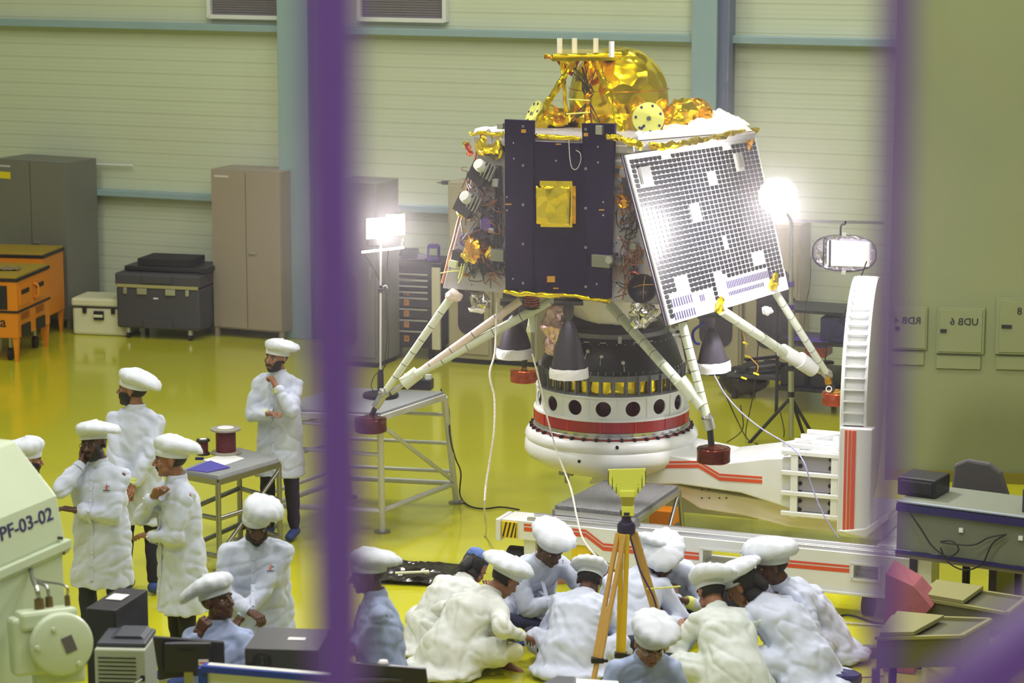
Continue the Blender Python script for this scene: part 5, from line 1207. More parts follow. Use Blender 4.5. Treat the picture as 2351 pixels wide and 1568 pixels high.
def person(label, px, D, at, yaw, mode='stand', lean=8, twist=0, head=(0, 0, 0), RH=None, LH=None, hands=('relax', 'relax'), s=1.0, skin='dark', cap=('beret', (.5, -.6, 1)), capsize=1.0, coat=None, tr='navy', beard=0, stache=True, glasses=False, hem=.52, cuffs=False, hair=.0, roll=0, zoff=0, nocap=False, hairnet=False, emblem=False, placket=True, shoes=True, knee=None, poles=(None, None), wide=1.0, hrot=(0, 0), spread=1, legturn=0, headz=None, collarc=None):
    coat = coat or m_coat
    pz = {'stand': .92, 'chair': .50, 'floor': .13}[mode]; pel = V(0, 0, pz); X = XD(px, D, .8)
    if at:
        def headpix(ln, sc, X):
            l = R(ln); rl = R(roll)
            d1 = V(math.sin(rl)*.6, math.sin(l*.6), math.cos(l*.6)*math.cos(rl*.6)).normalized(); d2 = V(math.sin(rl), math.sin(l), math.cos(l)).normalized()
            nd = (d2*.6+V(0, 0, 1)*.4).normalized(); hr3 = Matrix.Rotation(R(head[0]), 3, 'Z') @ Matrix.Rotation(R(-head[1]), 3, 'X')
            h = pel+d1*.26+d2*.25+nd*.03+(hr3 @ V(0, .035, .118)); w = fr(X, D, zoff, yaw) @ (h*sc)
            v = w-Vector((0, 0, H)); dep = v.y*ct-v.z*st; up = v.z*ct+v.y*st; return CX+FPX*v.x/dep, CY-FPX*up/dep
        lo, hi = (0, 62) if mode != 'stand' else (.86, 1.12)
        for _ in range(24):
            mid = (lo+hi)/2; y = headpix(mid, s, X)[1] if mode != 'stand' else headpix(lean, mid, X)[1]
            if (y < at[1]) == (mode != 'stand'): lo = mid
            else: hi = mid
        if mode != 'stand': lean = (lo+hi)/2
        else: s = (lo+hi)/2
        X += (at[0]-headpix(lean, s, X)[0])/FPX*D*.98*(1 if at[0] else 0)
        print('PERSON', label[:40], 'lean %.0f s %.2f' % (lean, s), [round(c) for c in headpix(lean, s, X)])
    root = thing('person', label, 'person', (X, D, zoff), yaw)
    T = fr(X, D, zoff, yaw) @ Matrix.Scale(s, 4)
    l = R(lean); rl = R(roll)
    d1 = V(math.sin(rl)*.6, math.sin(l*.6), math.cos(l*.6)*math.cos(rl*.6)).normalized(); chest = pel+d1*.26
    d2 = V(math.sin(rl), math.sin(l), math.cos(l)).normalized(); nb = chest+d2*.25
    tw = R(twist); xd = V(math.cos(tw), math.sin(tw), 0); xd = (xd-d2*xd.dot(d2)).normalized(); yd = d2.cross(xd); 
    sh = {1: nb-d2*.085+xd*.162*wide, -1: nb-d2*.085-xd*.162*wide}   # 1 = right (+x)
    hy, hp, hr = head
    HR = (Matrix.Rotation(R(hy), 3, 'Z') @ Matrix.Rotation(R(-hp), 3, 'X') @ Matrix.Rotation(R(hr), 3, 'Y'))
    nd = (d2*.6+V(0, 0, 1)*.4).normalized(); hc = nb+nd*.030+(HR @ V(0, .035, .118))
    HM = Matrix.Translation(hc) @ HR.to_4x4() @ Matrix.Scale(1.07, 4)
    # arms
    el = {}; wr = {}
    for sd_, tg, pl in ((1, RH, poles[0]), (-1, LH, poles[1])):
        tg = V(*tg) if tg else sh[sd_]+V(.06*sd_, .06, -.52)
        pole = V(*pl) if pl else sh[sd_]+V(.35*sd_, -.25, -.5)
        el[sd_], wr[sd_] = ik(sh[sd_], tg, .28, .25, pole)
    # legs
    hip = {1: pel+V(.09, 0, -.02), -1: pel+V(-.09, 0, -.02)}; kn = {}; an = {}
    for sd_ in (1, -1):
        if mode == 'stand': kn[sd_] = V(.105*sd_*spread, .02, .49); an[sd_] = V(.115*sd_*spread, -.01, .08)
        elif mode == 'chair': kn[sd_] = V(.12*sd_, .42, .50); an[sd_] = V(.12*sd_, .42, .08)
        else: kn[sd_] = V(.37*sd_, .27, .17); an[sd_] = V(-.10*sd_, .36, .065)
    if knee:
        for sd_, k_ in knee.items(): kn[sd_] = V(*k_[0]); an[sd_] = V(*k_[1])
    # body: one surface
    b = MB()
    b.cap(pel, chest, .11, .12).cap(chest, nb-d2*.06, .12, .08).cap(sh[1], sh[-1], .05).cap(nb-d2*.03, hc-(HR @ V(0, .03, .07)), .058, .052)
    for sd_ in (1, -1):
        b.cap(sh[sd_], el[sd_], .045, .037).cap(el[sd_], wr[sd_], .037, .025)
        b.cap(hip[sd_], kn[sd_], .075, .05).cap(kn[sd_], an[sd_], .048, .033)
        f = V(0, 1, 0) if mode != 'floor' else (an[sd_]-kn[sd_]).normalized()
        b.cap(an[sd_]-V(0, 0, .03), an[sd_]-V(0, 0, .04)+f*.15, .034, .026)
    bv, bf, _ = remesh(b, .014, 2, .5)
    body = MB(T); body.add(bv, bf); addmesh(body, HM, HEAD)
    for sd_, hk, hrt in ((1, hands[0], hrot[0]), (-1, hands[1], hrot[1])):
        y = (wr[sd_]-el[sd_]).normalized(); up = V(0, 0, 1) if abs(y.z) < .85 else V(sd_*.3, 1, 0)
        z = (up-y*up.dot(y)).normalized(); x = y.cross(z); M = Matrix.Translation(wr[sd_]) @ Matrix((x, y, z)).transposed().to_4x4() @ Matrix.Rotation(R(hrt), 4, 'Y')
        addmesh(body, M, HANDS[hk], mirror=(sd_ == 1))
    bo = body.build('body', SK[skin], root, smooth=180, fix=False)
    # coat
    c = MB(); rg = []; X0 = V(1, 0, 0); Y0 = V(0, 1, 0)
    if mode == 'stand':
        rg += [(V(0, .015, hem), X0, Y0, .225*wide, .175), (V(0, .01, hem+.14), X0, Y0, .215*wide, .165), (V(0, 0, .82), X0, Y0, .205*wide, .155)]
    elif mode == 'chair':
        rg += [(V(0, 0, .44), X0, Y0, .22, .19)]
    else:
        rg += [(V(0, -.01, .015), X0, Y0, .27*wide, .22), (V(0, 0, .08), X0, Y0, .26*wide, .20)]
    xm = (X0*2+xd).normalized(); 
    rg += [(pel+V(0, 0, .04), xm, (d1.cross(xm)), .20*wide, .155), (pel+d1*.15, xm, d1.cross(xm), .188*wide, .145), (chest+d2*.02, xd, yd, .196*wide, .148), (nb-d2*.12, xd, yd, .185*wide, .128), (nb-d2*.05, xd, yd, .125*wide, .095), (nb-d2*.005, xd, yd, .085, .078), (nb+nd*.03, xd, yd, .066, .066)]
    c.loft(rg, 32); c.cap(sh[1], nb-d2*.02, .064, .07).cap(sh[-1], nb-d2*.02, .064, .07)
    for sd_ in (1, -1):
        we = el[sd_]+(wr[sd_]-el[sd_])*.86
        c.cap(sh[sd_], el[sd_], .070, .062).cap(el[sd_], we, .062, .047)
    if mode == 'floor':
        for sd_ in (1, -1): c.cap(pel+V(.08*sd_, .03, 0), kn[sd_]*.72+hip[sd_]*.28+V(0, 0, .01), .12, .10)
        c.ell((0, .16, .11), (.20, .20, .12)).ell((0, -.10, .05), (.28*wide, .2, .06))
    if mode == 'chair':
        for sd_ in (1, -1): c.cap(pel+V(.08*sd_, .03, 0), kn[sd_]*.8+hip[sd_]*.2, .115, .10)
        c.ell((0, .15, .50), (.18, .18, .1))
    cv, cf, cn = remesh(c, .0125, 5, .6)
    sdv = hash(label) % 97
    if True:
        sdv = sum(map(ord, label)) % 97; nv = []
        for v, n_ in zip(cv, cn):
            f1 = noise.noise(V(v.x*10+sdv, v.y*10, v.z*2.6)); f2 = noise.noise(V(v.x*20+v.z*8, v.y*20+sdv, v.z*12))
            f3 = abs(noise.noise(V(v.x*6+v.z*5, v.y*6-v.z*4, v.z*7+sdv))); amp = 1.0
            nv.append(v+n_*(.017*f1+.009*f2-.009*(1-min(1, f3*5))))
        cv = nv
    cm = MB(T); cm.add(cv, cf); co = cm.build('coat', coat, root, smooth=180, fix=False)
    # collar, placket, buttons
    CT = T @ Matrix.Translation(nb+nd*.012) @ Matrix((xd, nd.cross(xd), nd)).transposed().to_4x4()
    MB(CT).lathe([(.070, -.02), (.073, .02), (.066, .035), (.060, .03), (.062, -.02)], 28).build('collar', coat, co, smooth=True)
    bvh = BVHTree.FromPolygons(cv, cf)
    def front(x, w):                      # point on the coat front at spine fraction w
        base = pel+(nb-pel)*w if mode != 'stand' or w >= 0 else V(0, 0, pz+w)
        xx, yy = (xd, yd) if w > .5 else (xm, V(0, 1, 0))
        o_ = base+xx*x+yy*.6; h = bvh.ray_cast(o_, -yy)
        return (h[0], h[1]) if h[0] is not None else (None, None)
    if placket:
        pts = [front(.012, w) for w in [(.9-i*.07) for i in range(11 if mode == 'floor' else 13)]+([-.05*i for i in range(1, 7)] if mode == 'stand' else [])]
        pts = [(p, n_) for p, n_ in pts if p is not None and n_.y > .25]
        if len(pts) > 3:
            mb = MB(T); vs = []; fs = []
            for i, (p, n_) in enumerate(pts): vs += [p+xm*(-.013)+n_*.001, p+xm*(-.013)+n_*.006, p+xm*.013+n_*.006, p+xm*.013+n_*.001]
            for i in range(len(pts)-1):
                for k in range(3): fs.append((i*4+k, i*4+k+1, i*4+4+k+1, i*4+4+k))
            mb.add(vs, fs).build('placket', coat, co, smooth=True)
            bt = MB(T)
            for p, n_ in pts[1::2]: bt.ell(p+n_*.007, .0055, 8, 6)
            bt.build('buttons', m_alu, co)
    if emblem:
        h, n_ = front(-.10, .74)
        if h is not None:
            EM = T @ axisM(h+n_*.004, n_)
            MB(EM).add([(-.006, -.02, 0), (.006, -.02, 0), (.002, .022, .001), (-.002, .022, .001)], [(0, 1, 2, 3)]).add([(-.022, .0, 0), (.0, -.012, 0), (.004, -.006, 0)], [(0, 1, 2)]).build('chest_emblem', m_stripe, co)
            MB(EM).box((.0, -.026, 0), (.05, .006, .001)).box((.012, .004, 0), (.02, .005, .001)).build('chest_emblem', m_navy, co)
    for sd_ in (1, -1):
        a_ = el[sd_]+(wr[sd_]-el[sd_])*.80; b_ = el[sd_]+(wr[sd_]-el[sd_])*.98
        MB(T).cyl(a_, b_, .046, .034 if not cuffs else .036, 18).build('cuff', m_cuff if cuffs else coat, co, smooth=True)
    # trousers
    tm = MB()
    tm.cap(pel+V(0, 0, .03), pel-V(0, 0, .03), .115)
    for sd_ in (1, -1): tm.cap(hip[sd_], kn[sd_], .090, .066).cap(kn[sd_], an[sd_]+(kn[sd_]-an[sd_])*.1, .066, .052)
    tv, tf, tn = remesh(tm, .016, 2, .5); tv = [v+n_*(.008*noise.noise(v*14)) for v, n_ in zip(tv, tn)]
    q = MB(T); q.add(tv, tf); q.build('trousers', TR_[tr], root, smooth=180, fix=False)
    if shoes:
        for sd_ in (1, -1):
            f = V(0, 1, 0) if mode != 'floor' else (an[sd_]-kn[sd_]).normalized(); p = an[sd_]
            v_, f_, n_ = remesh(MB().cap(p-V(0, 0, .02)-f*.03, p-V(0, 0, .035)+f*.15, .045, .038), .010, 2)
            q = MB(T); q.add(v_, f_); q.build('shoe', m_sock if shoes is True else shoes, root, smooth=180, fix=False)
    # face
    HT = T @ HM
    for sg in (-1, 1):
        e = MB(HT).ell((.031*sg, .0655, .001), (.0135, .012, .0075), 14, 10).build('eye', m_eye, bo, smooth=True)
        MB(HT).ell((.031*sg, .0755, .001), (.0058, .0035, .0062), 10, 8).build('iris', m_iris, bo, smooth=True)
        MB(HT).tube([(.014*sg, .087, .019), (.03*sg, .085, .026), (.046*sg, .072, .021)], .0036, 6, 4).build('eyebrow', m_hair, bo, smooth=True)
    MB(HT).cap((-.016, .0865, -.0635), (.016, .0865, -.0635), .0042).build('lips', m_lip, bo, smooth=True)
    if stache: MB(HT).tube([(-.026, .078, -.056), (-.010, .092, -.050), (.010, .092, -.050), (.026, .078, -.056)], .0052, 6, 4).build('moustache', m_hair, bo, smooth=True)
    if beard:
        shell(HEAD, HT, lambda v: v.z < -.050+(.040*min(1, max(0, abs(v.x)-.035)*60)) and v.y > -.004+max(0, -.09-v.z)*1.5 and v.z > -.118 and not (abs(v.x) < .021 and -.078 < v.z < -.046 and v.y > .07), .0025+.004*beard).build('beard', m_hair, bo, smooth=180, fix=False)
    shell(HEAD, HT, lambda v: v.z > -.035-hair*.1 and v.z < .05 and v.y < .0 and abs(v.x) < .077 and not (v.y > -.03 and abs(v.x) > .068 and v.z < .02), .006+hair*.02).build('hair', m_hair, bo, smooth=180, fix=False)
    if hair > .5:
        MB(HT).cap((0, -.085, -.01), (0, -.11, -.07), .05, .035).build('hair_bun', m_hair, bo, smooth=True, noise_amp=.006, noise_scale=30)
    if glasses:
        g = MB(HT)
        for sg in (-1, 1):
            T0 = g.T; g.T = T0 @ Matrix.Translation((.032*sg, .094, 0)); g.tube([(.022*math.cos(a), 0, .015*math.sin(a)) for a in [2*math.pi*i/16 for i in range(17)]], .0016, 5, 1); g.T = T0
            g.tube([(.054*sg, .092, .004), (.076*sg, .04, .004), (.08*sg, .0, .0)], .0016, 5, 2)
        g.tube([(-.01, .096, .003), (0, .099, .005), (.01, .096, .003)], .0016, 5, 2).build('glasses', m_dark if glasses == 1 else m_alu, root, smooth=True)
    cmx = MB(HT)
    if hairnet: MB(HT).ell((0, -.03, .06), (.085, .10, .07), 24, 16).build('hair_net', mat('blue_hair_net', (88, 118, 190), .7, bump=.8, bscale=30), root, smooth=True, noise_amp=.006, noise_scale=20)
    else:
        k = capmesh(cap[0], cap[1], sdv, capsize); kk = MB(HT); kk.add(k.v, k.f)
        kk.build('cap', m_cap, root, smooth=180, fix=True)
    return root, T
# standing group at the left
person('person standing at the back beside the steel table, one hand at the chin', 637, 20.7, (632, 820), 168, s=.98, lean=3, head=(-22, -2, -6), RH=(.02, .24, 1.13), LH=(-.04, .20, 1.36), hands=('relax', 'fist'), poles=((.5, -.1, .9), (-.25, .5, .8)), skin='mid', beard=.4, cap=('beret', (-.5, -.5, .4)), cuffs=True, tr='black', hem=.56, coat=m_coat, shoes=m_sock)
person('bearded person seen from behind with hands clasped behind the white coat', 333, 19.0, (303, 895), -8, s=1.0, lean=4, head=(88, -4, 0), RH=(.03, -.21, .90), LH=(-.05, -.24, .86), hands=('grip', 'relax'), poles=((.5, -.3, 1.0), (-.5, -.3, 1.0)), skin='mid', beard=1, cap=('beret', (0, -.9, 1.1)), cuffs=True, tr='navy', placket=False, hem=.56)
r3, T3 = person('person with glasses resting one cheek on a hand, white coat with chest emblem', 216, 17.3, (220, 1018), 168, s=1.03, lean=3, head=(-6, -3, 8), RH=(.075, .135, 1.46), LH=(.10, .20, 1.13), hands=('flat', 'relax'), poles=((.45, .45, .85), (-.5, .1, .8)), skin='dark', glasses=1, beard=.3, cap=('beret', (-.7, -.3, .9)), capsize=1.12, tr='jean', hem=.55, emblem=True, wide=1.05, hrot=(90, 0))
person('person in profile with moustache holding a raised hand below the chin', 398, 16.75, (392, 1054), 118, s=.99, lean=4, head=(-22, 2, 0), RH=(-.02, .20, 1.34), LH=(.06, .21, 1.05), hands=('relax', 'relax'), poles=((.4, .4, .8), (-.4, .1, .7)), skin='mid', cap=('beret', (.2, -.9, 1.2)), cuffs=True, tr='black', hem=.52)
person('large person standing with bowed head and joined hands behind the seated one', 606, 15.45, (588, 1205), 182, s=1.02, lean=10, head=(8, 22, 0), RH=(.02, .34, 1.02), LH=(.10, .32, .96), hands=('grip', 'grip'), poles=((.6, 0, .8), (-.6, 0, .8)), skin='dark', beard=.5, cap=('chef', (-.9, -.3, .8)), tr='grey', hem=.6, emblem=True, wide=1.16)
person('person seated in pale blue coat looking right with a fist at the chest', 505, 14.75, (500, 1345), 165, 'chair', s=1.0, lean=8, head=(70, -14, 0), RH=(.03, .24, 1.02), LH=(-.22, .30, .62), hands=('fist', 'relax'), poles=((.4, .2, .4), (-.5, 0, .4)), skin='dark', cap=('beret', (.3, -1.0, 1.3)), capsize=1.15, coat=m_coat3, tr='black', stache=False, zoff=0)
person('bearded person mostly hidden by the white machine, cap and profile showing', 58, 17.6, (66, 1056), -72, s=.97, lean=2, head=(0, 6, 0), skin='mid', beard=1, cap=('chef', (0, -.6, .6)), tr='navy')
person('person with folded arms in profile right of the wide purple bar', 858, 14.35, (845, 1318), 100, s=.98, lean=6, head=(6, 6, 0), RH=(-.16, .22, 1.14), LH=(.16, .20, 1.10), hands=('relax', 'relax'), poles=((.5, .1, .8), (-.5, .1, .8)), skin='dark', cap=('beret', (0, -1.0, .8)), coat=m_coat3, tr='black', stache=False, hem=.5, wide=1.05)
# the group on the floor
person('person with blue hair net sitting on the floor bowed forward, back turned', 1022, 17.45, (1088, 1305), -38, 'floor', s=.98, lean=34, head=(0, 50, 0), RH=(.15, .50, .35), LH=(-.1, .5, .3), skin='mid', hairnet=True, hair=.6, coat=m_coat2, tr='cream', placket=False, stache=False)
r10, T10 = person('person sitting in a cream coat with a hand on the knee and bare feet', 1130, 16.95, (1150, 1328), -48, 'floor', s=1.06, lean=16, head=(-6, 38, 8), RH=(.33, .36, .26), LH=(-.25, .45, .3), hands=('relax', 'relax'), poles=((.6, 0, .3), (-.5, 0, .3)), skin='mid', cap=('beret', (.3, -.9, 1.2)), capsize=1.15, cuffs=True, coat=m_coat2, tr='cream', placket=False, shoes=False, stache=False, knee={1: ((.36, .26, .18), (.0, .46, .06)), -1: ((-.34, .28, .15), (.14, .36, .06))})
person('person sitting in dark jeans facing us before the cart, looking down', 1252, 18.1, (1262, 1258), 205, 'floor', s=1.06, lean=14, head=(6, 30, 0), RH=(-.08, .42, .30), LH=(-.22, .55, .26), hands=('relax', 'relax'), poles=((.5, .1, .2), (-.5, 0, .3)), skin='dark', cap=('beret', (-.3, -.3, .3)), capsize=1.12, cuffs=True, tr='jean', emblem=True, stache=False)
person('person bending forward behind the tripod with bowed head', 1548, 18.25, (1520, 1288), 158, 'floor', s=1.05, lean=38, head=(10, 50, 0), RH=(.0, .55, .25), LH=(-.2, .5, .3), skin='dark', cap=('beret', (-.4, -.6, 1)), capsize=1.1, coat=m_coat, tr='navy', cuffs=True, stache=False)
person('dark haired person with back turned, cap directly right of the tripod leg', 1462, 17.35, (1490, 1332), -22, 'floor', s=1.08, lean=22, head=(-16, 34, 0), RH=(.2, .5, .3), LH=(-.1, .5, .3), skin='mid', hair=.2, cap=('beret', (.7, -.5, .7)), coat=m_coat, placket=False, stache=False, wide=1.1)
person('person bowed low with rounded back left of the tripod', 1330, 16.95, (1352, 1372), -16, 'floor', s=1.0, lean=40, head=(0, 46, 0), RH=(.15, .55, .25), LH=(-.15, .55, .25), skin='dark', cap=('beret', (-.2, -.7, .8)), coat=m_coat, placket=False, stache=False, wide=1.05)
person('person in a fine checked coat seen from behind in front of the tripod', 1640, 16.45, (1630, 1412), 14, 'floor', s=1.06, lean=24, head=(14, 40, 10), RH=(.38, .35, .25), LH=(-.2, .5, .3), poles=((.7, 0, .5), None), skin='mid', cap=('chef', (.2, -1.0, .9)), capsize=1.12, coat=m_check, placket=False, stache=False, tr='black')
person('dark haired person in a long lavender-white coat bending toward the laptop', 1775, 16.7, (1708, 1392), 48, 'floor', s=1.12, lean=40, head=(25, 38, 0), RH=(.1, .55, .3), LH=(-.15, .55, .3), skin='mid', hair=.7, cap=('beret', (-.2, -.6, .6)), coat=m_coat, placket=False, stache=False, tr='black', shoes=False)
person('broad person with moustache sitting at the right end looking left', 1792, 17.35, (1775, 1298), 112, 'floor', s=1.08, lean=16, head=(-14, 12, 0), RH=(.1, .48, .34), LH=(-.25, .46, .34), skin='dark', cap=('chef', (-.1, -.1, .2)), capsize=1.12, coat=m_coat, tr='cream', wide=1.15)
person('person with rimless glasses seated nearest at the desk, head bowed', 1494, 14.35, (1492, 1478), 186, 'chair', s=1.0, lean=14, head=(8, 26, 0), RH=(.15, .4, .72), LH=(-.15, .4, .72), skin='mid', glasses=2, cap=('beret', (-.6, -.3, 1)), capsize=1.08, coat=m_coat3, tr='black', stache=False)
# bare feet of the cream coat sitter are part of the body; chairs under the two desk sitters
def stool(label, px, D):
    x = XD(px, D, .5); t = thing('office_stool', label, 'stool', (x, D, 0)); T = fr(x, D)
    MB(T).lathe([(0, .33), (.19, .33), (.2, .35), (.19, .38), (0, .385)], 28).build('seat', m_dark, t, smooth=True); MB(T).cyl((0, 0, .05), (0, 0, .34), .025).build('stem', m_steel, t)
    for i in range(5): a = 2*math.pi*i/5; MB(T).bar((0, 0, .06), (.25*math.cos(a), .25*math.sin(a), .03), .04, .03).build('base_arm', m_dark, t)
stool('black office stool under the pale blue coated person at the desk', 505, 14.75); stool('black office stool under the person with rimless glasses', 1494, 14.35)
# ================================================================= tripod with horn antenna
ap = P(1438, 1205, 16.5)
t = thing('survey_tripod', 'wooden survey tripod with dark metal head in front of the floor group', 'tripod', (ap.x, ap.y, 0))
f1 = G(1350, 1628); f2 = G(1422, 1610); f3 = G(1552, 1560)
MB(Matrix.Translation(ap)).lathe([(0, .02), (.05, .02), (.062, .0), (.062, -.05), (.045, -.07), (.02, -.09), (0, -.1)], 28).build('tripod_head', mat('purple_grey_metal', (50, 42, 74), .4, .3), t, smooth=True)
for f, sp_, nm in ((f1, .028, 0), (f3, .028, 1), (f2, .02, 2)):
    d = (f-ap); top = ap+Vector((d.x, d.y, 0)).normalized()*.055+Vector((0, 0, -.05)); side = d.cross(Vector((0, 0, 1))).normalized()
    mt = m_woodleg if nm != 2 else mat('yellow_wood', (206, 172, 30), .45)
    lo = top+(f-top)*.72
    for s_ in (-1, 1): leg = MB().bar(top+side*sp_*s_, lo+side*sp_*.8*s_, .022, .032, side).build('leg_rail', mt, t, bevel=.004)
    MB().bar(top+(f-top)*.42, f, .026, .03, side).build('lower_leg', mt, t, bevel=.004)
    MB().box(lo, (.085, .06, .035)).box(lo+Vector((.05, -.02, 0)), (.04, .02, .02)).build('leg_clamp', m_black, t, bevel=.004)
    MB().cyl(f+(top-f)*.04, f, .02, .006).build('spike', m_black, t, smooth=True)
MB().tube([ap+Vector((.02, -.03, -.06)), P(1452, 1250, 16.45), P(1470, 1310, 16.4), P(1500, 1370, 16.35), P(1512, 1420, 16.35)], .006).build('dark_cable', m_navy, t, smooth=True)
MB().tube([P(1485, 1352, 16.5), P(1520, 1350, 16.4), P(1562, 1346, 16.3)], .005).build('yellow_strap', m_horn, t, smooth=True)
hz = ap.z+.02
t = thing('horn_antenna', 'pale yellow horn antenna mounted on the survey tripod', 'antenna', (ap.x, ap.y, hz))
def hp(px, py, dy=0): return PL(px, py, ap+Vector((0, dy, 0)), Vector((0, 1, 0)))
MB().slab([hp(1396, 1078, -.02), hp(1482, 1076, -.02), hp(1462, 1128, -.02), hp(1457, 1142, -.02), hp(1423, 1142, -.02), hp(1420, 1128, -.02)], (0, -1, 0), .01).build('front_plate', m_horn, t)
MB().slab([hp(1396, 1080, .14), hp(1482, 1078, .14), hp(1484, 1108, .14), hp(1458, 1142, .14), hp(1423, 1142, .14), hp(1398, 1108, .14)], (0, -1, 0), .008).build('back_plate', m_horn, t)
for x0, y0, y1 in ((1397, 1082, 1112), (1406, 1095, 1122), (1415, 1112, 1132), (1482, 1082, 1110), (1474, 1092, 1120), (1465, 1112, 1132)): MB().bar(hp(x0, y0, -.02), hp(x0, y1, .12), .006, .006).build('spacer_rod', m_black, t)
MB().slab([hp(1424, 1128, -.05), hp(1458, 1128, -.05), hp(1457, 1142, -.05), hp(1424, 1142, -.05)], (0, -1, 0), .09).build('throat', m_horn, t, bevel=.003)
MB().slab([hp(1425, 1142, -.05), hp(1457, 1142, -.05), hp(1454, 1163, -.035), hp(1428, 1163, -.035)], (0, -1, 0), .07).build('metal_neck', mat('brass_neck', (160, 150, 80), .35, .5), t, bevel=.003)
MB().slab([hp(1428, 1163, -.04), hp(1456, 1163, -.04), hp(1456, 1185, -.04), hp(1428, 1185, -.04)], (0, -1, 0), .07).build('lower_block', m_horn, t, bevel=.003)
MB(Matrix.Translation(ap+Vector((0, 0, .02)))).lathe([(0, 0), (.04, 0), (.032, .02), (.032, .05), (.045, .055), (.045, .075), (0, .075)], 24).build('levelling_head', MATS['purple_grey_metal'], t, smooth=True)
# ================================================================= floor clutter
q = G(965, 1322); mbag = MB(fr(q.x, q.y, 0, -10))
o = mbag.grid(lambda u, v: ((u-.5)*.85*(1-.25*abs(v-.5)), (v-.5)*.62, .035+.05*noise.noise(V(u*5, v*4, 0))*(1 if .02 < u < .98 and .02 < v < .98 else -.2)), 26, 18).build('plastic_sheet', m_bag, smooth=30, noise_amp=.012, noise_scale=16)
tag(o, 'crumpled black plastic sheet on the floor behind the hair net sitter', 'plastic sheet')
q = G(945, 1338); tag(MB(fr(q.x, q.y, .085, 8)).box((0, 0, 0), (.26, .03, .015)).box((.12, 0, .0), (.04, .05, .02)).build('ruler', m_casew, bevel=.003), 'pale ruler lying on the black plastic sheet', 'tool')
pp = [G(1236, 1512, .004), G(1262, 1508, .004), G(1260, 1535, .004), G(1228, 1532, .004)]
tag(MB().slab(pp, (0, 0, 1), .003).build('paper_sheet', m_paper), 'white paper sheet on the floor beside the bare feet', 'paper')
q = G(1682, 1432, .02); T = fr(q.x, q.y, 0, 20)
t = thing('laptop', 'open black laptop on the floor between the sitters at the right', 'laptop', q)
MB(T).box((0, 0, .10), (.36, .25, .02)).build('base', m_dark, t, bevel=.004); MB(T).box((0, 0, .045), (.38, .28, .09)).build('stand_box', m_case, t)
kb = MB(T)
for i in range(12):
    for j in range(5): kb.box((-.15+i*.027, -.06+j*.03, .112), (.02, .022, .005))
kb.build('keys', m_grey, t)
MB(T).box((0, .14, .22), (.36, .012, .24), (-18, 0, 0)).build('screen', m_dark, t, bevel=.003)
q = G(1920, 1575); o = MB(fr(q.x, q.y, 0)).ell((0, 0, .05), (.17, .12, .07), 18, 12).build('cloth_bundle', m_navy, smooth=30, noise_amp=.03, noise_scale=9); tag(o, 'navy cloth bundle on the floor at the lower right', 'cloth')
q = G(1996, 1508); tag(MB(fr(q.x, q.y, .04)).box((0, 0, 0), (.1, .08, .08)).build('small_box', m_grey, bevel=.004), 'small grey box on the floor by the right purple bar', 'box')
q = G(1345, 1310); o = MB(fr(q.x, q.y, .006, 20)).box((0, 0, 0), (.95, .6, .012)).build('brown_board', mat('brown_board', (170, 110, 80), .3, var=.1), bevel=.002); tag(o, 'thin brown board on the floor beneath the cart', 'board')
# cables
cable('lamp_cable', [G(1012, 893, 1.1), G(1030, 940, .9), G(1033, 1000, .7), G(1045, 1050, .45), G(1058, 1085, .25), G(1056, 1135, .03), G(1075, 1160, .012), G(1110, 1168, .012), G(1150, 1164, .012), G(1192, 1170, .012)], .007, m_cable, 'black cable falling from the white table and crossing the floor')
cable('braided_cable', [P(1142, 672, 20.4), P(1139, 740, 20.3), P(1136, 810, 20.1), P(1124, 860, 19.9), P(1135, 915, 19.8), P(1134, 990, 19.6), P(1124, 1060, 19.5), P(1116, 1110, 19.4), P(1112, 1170, 19.3), G(1114, 1230, .012), G(1080, 1275, .012)], .009, m_cablew, 'white braided cable hanging left of the adapter down to the floor')
cable('braided_cable', [P(1222, 812, 20.0), P(1242, 890, 19.95), P(1258, 965, 19.9), P(1280, 1040, 19.85), P(1310, 1120, 19.4), P(1325, 1190, 19.0), P(1340, 1240, 18.6), P(1372, 1280, 18.3), G(1405, 1302, .3), G(1440, 1320, .02)], .008, m_cablew, 'white braided cable running over the adapter to the tripod')
cable('data_cable', [P(1640, 862, 20.1), P(1665, 905, 20.0), P(1700, 945, 19.9), P(1750, 985, 19.7), P(1815, 1025, 19.4), P(1845, 1060, 19.1), P(1865, 1120, 19.0), P(1890, 1180, 18.9), P(1925, 1235, 18.8)], .006, mat('blue_white_cable', (150, 150, 190), .5, var=.5, vscale=30), 'long blue and white cable draped from the right nozzle over the arm')
for i, pts in enumerate(([(1650, 870), (1690, 960), (1718, 1010), (1750, 1025)], [(1700, 930), (1705, 985), (1670, 1015)], [(1742, 780), (1730, 900), (1712, 1000), (1740, 1020)], [(1790, 940), (1800, 1000), (1770, 1022), (1720, 1024)])):
    cable('floor_cable', [P(x, y, 23.4+.2*i) if y < 1000 else G(x, y, .015) for x, y in pts], .006, m_cable, ['thin black cable nearest the right nozzle', 'short black cable crossing behind the pad', 'black cable hanging between the right struts', 'black cable curling at the tripod feet of the lamp'][i])
cable('wall_cable', [P(1990, 600, 22.5), P(1955, 690, 22.6), P(1925, 740, 22.7), P(1900, 790, 22.8), P(1890, 880, 22.9)], .006, m_cable, 'black cable drooping between the oval reflector and the ribbed wheel')
cable('floor_cable', [G(1560, 1150, .02), G(1640, 1160, .012), G(1700, 1180, .012), G(1740, 1186, .012)], .007, m_cable, 'black cable on the floor behind the cart beam')
cable('floor_cable', [G(1868, 1408, .012), G(1905, 1418, .012), G(1950, 1412, .012), G(2010, 1430, .012), G(2060, 1436, .012)], .008, m_cable, 'dark cable on the floor right of the broad sitter')
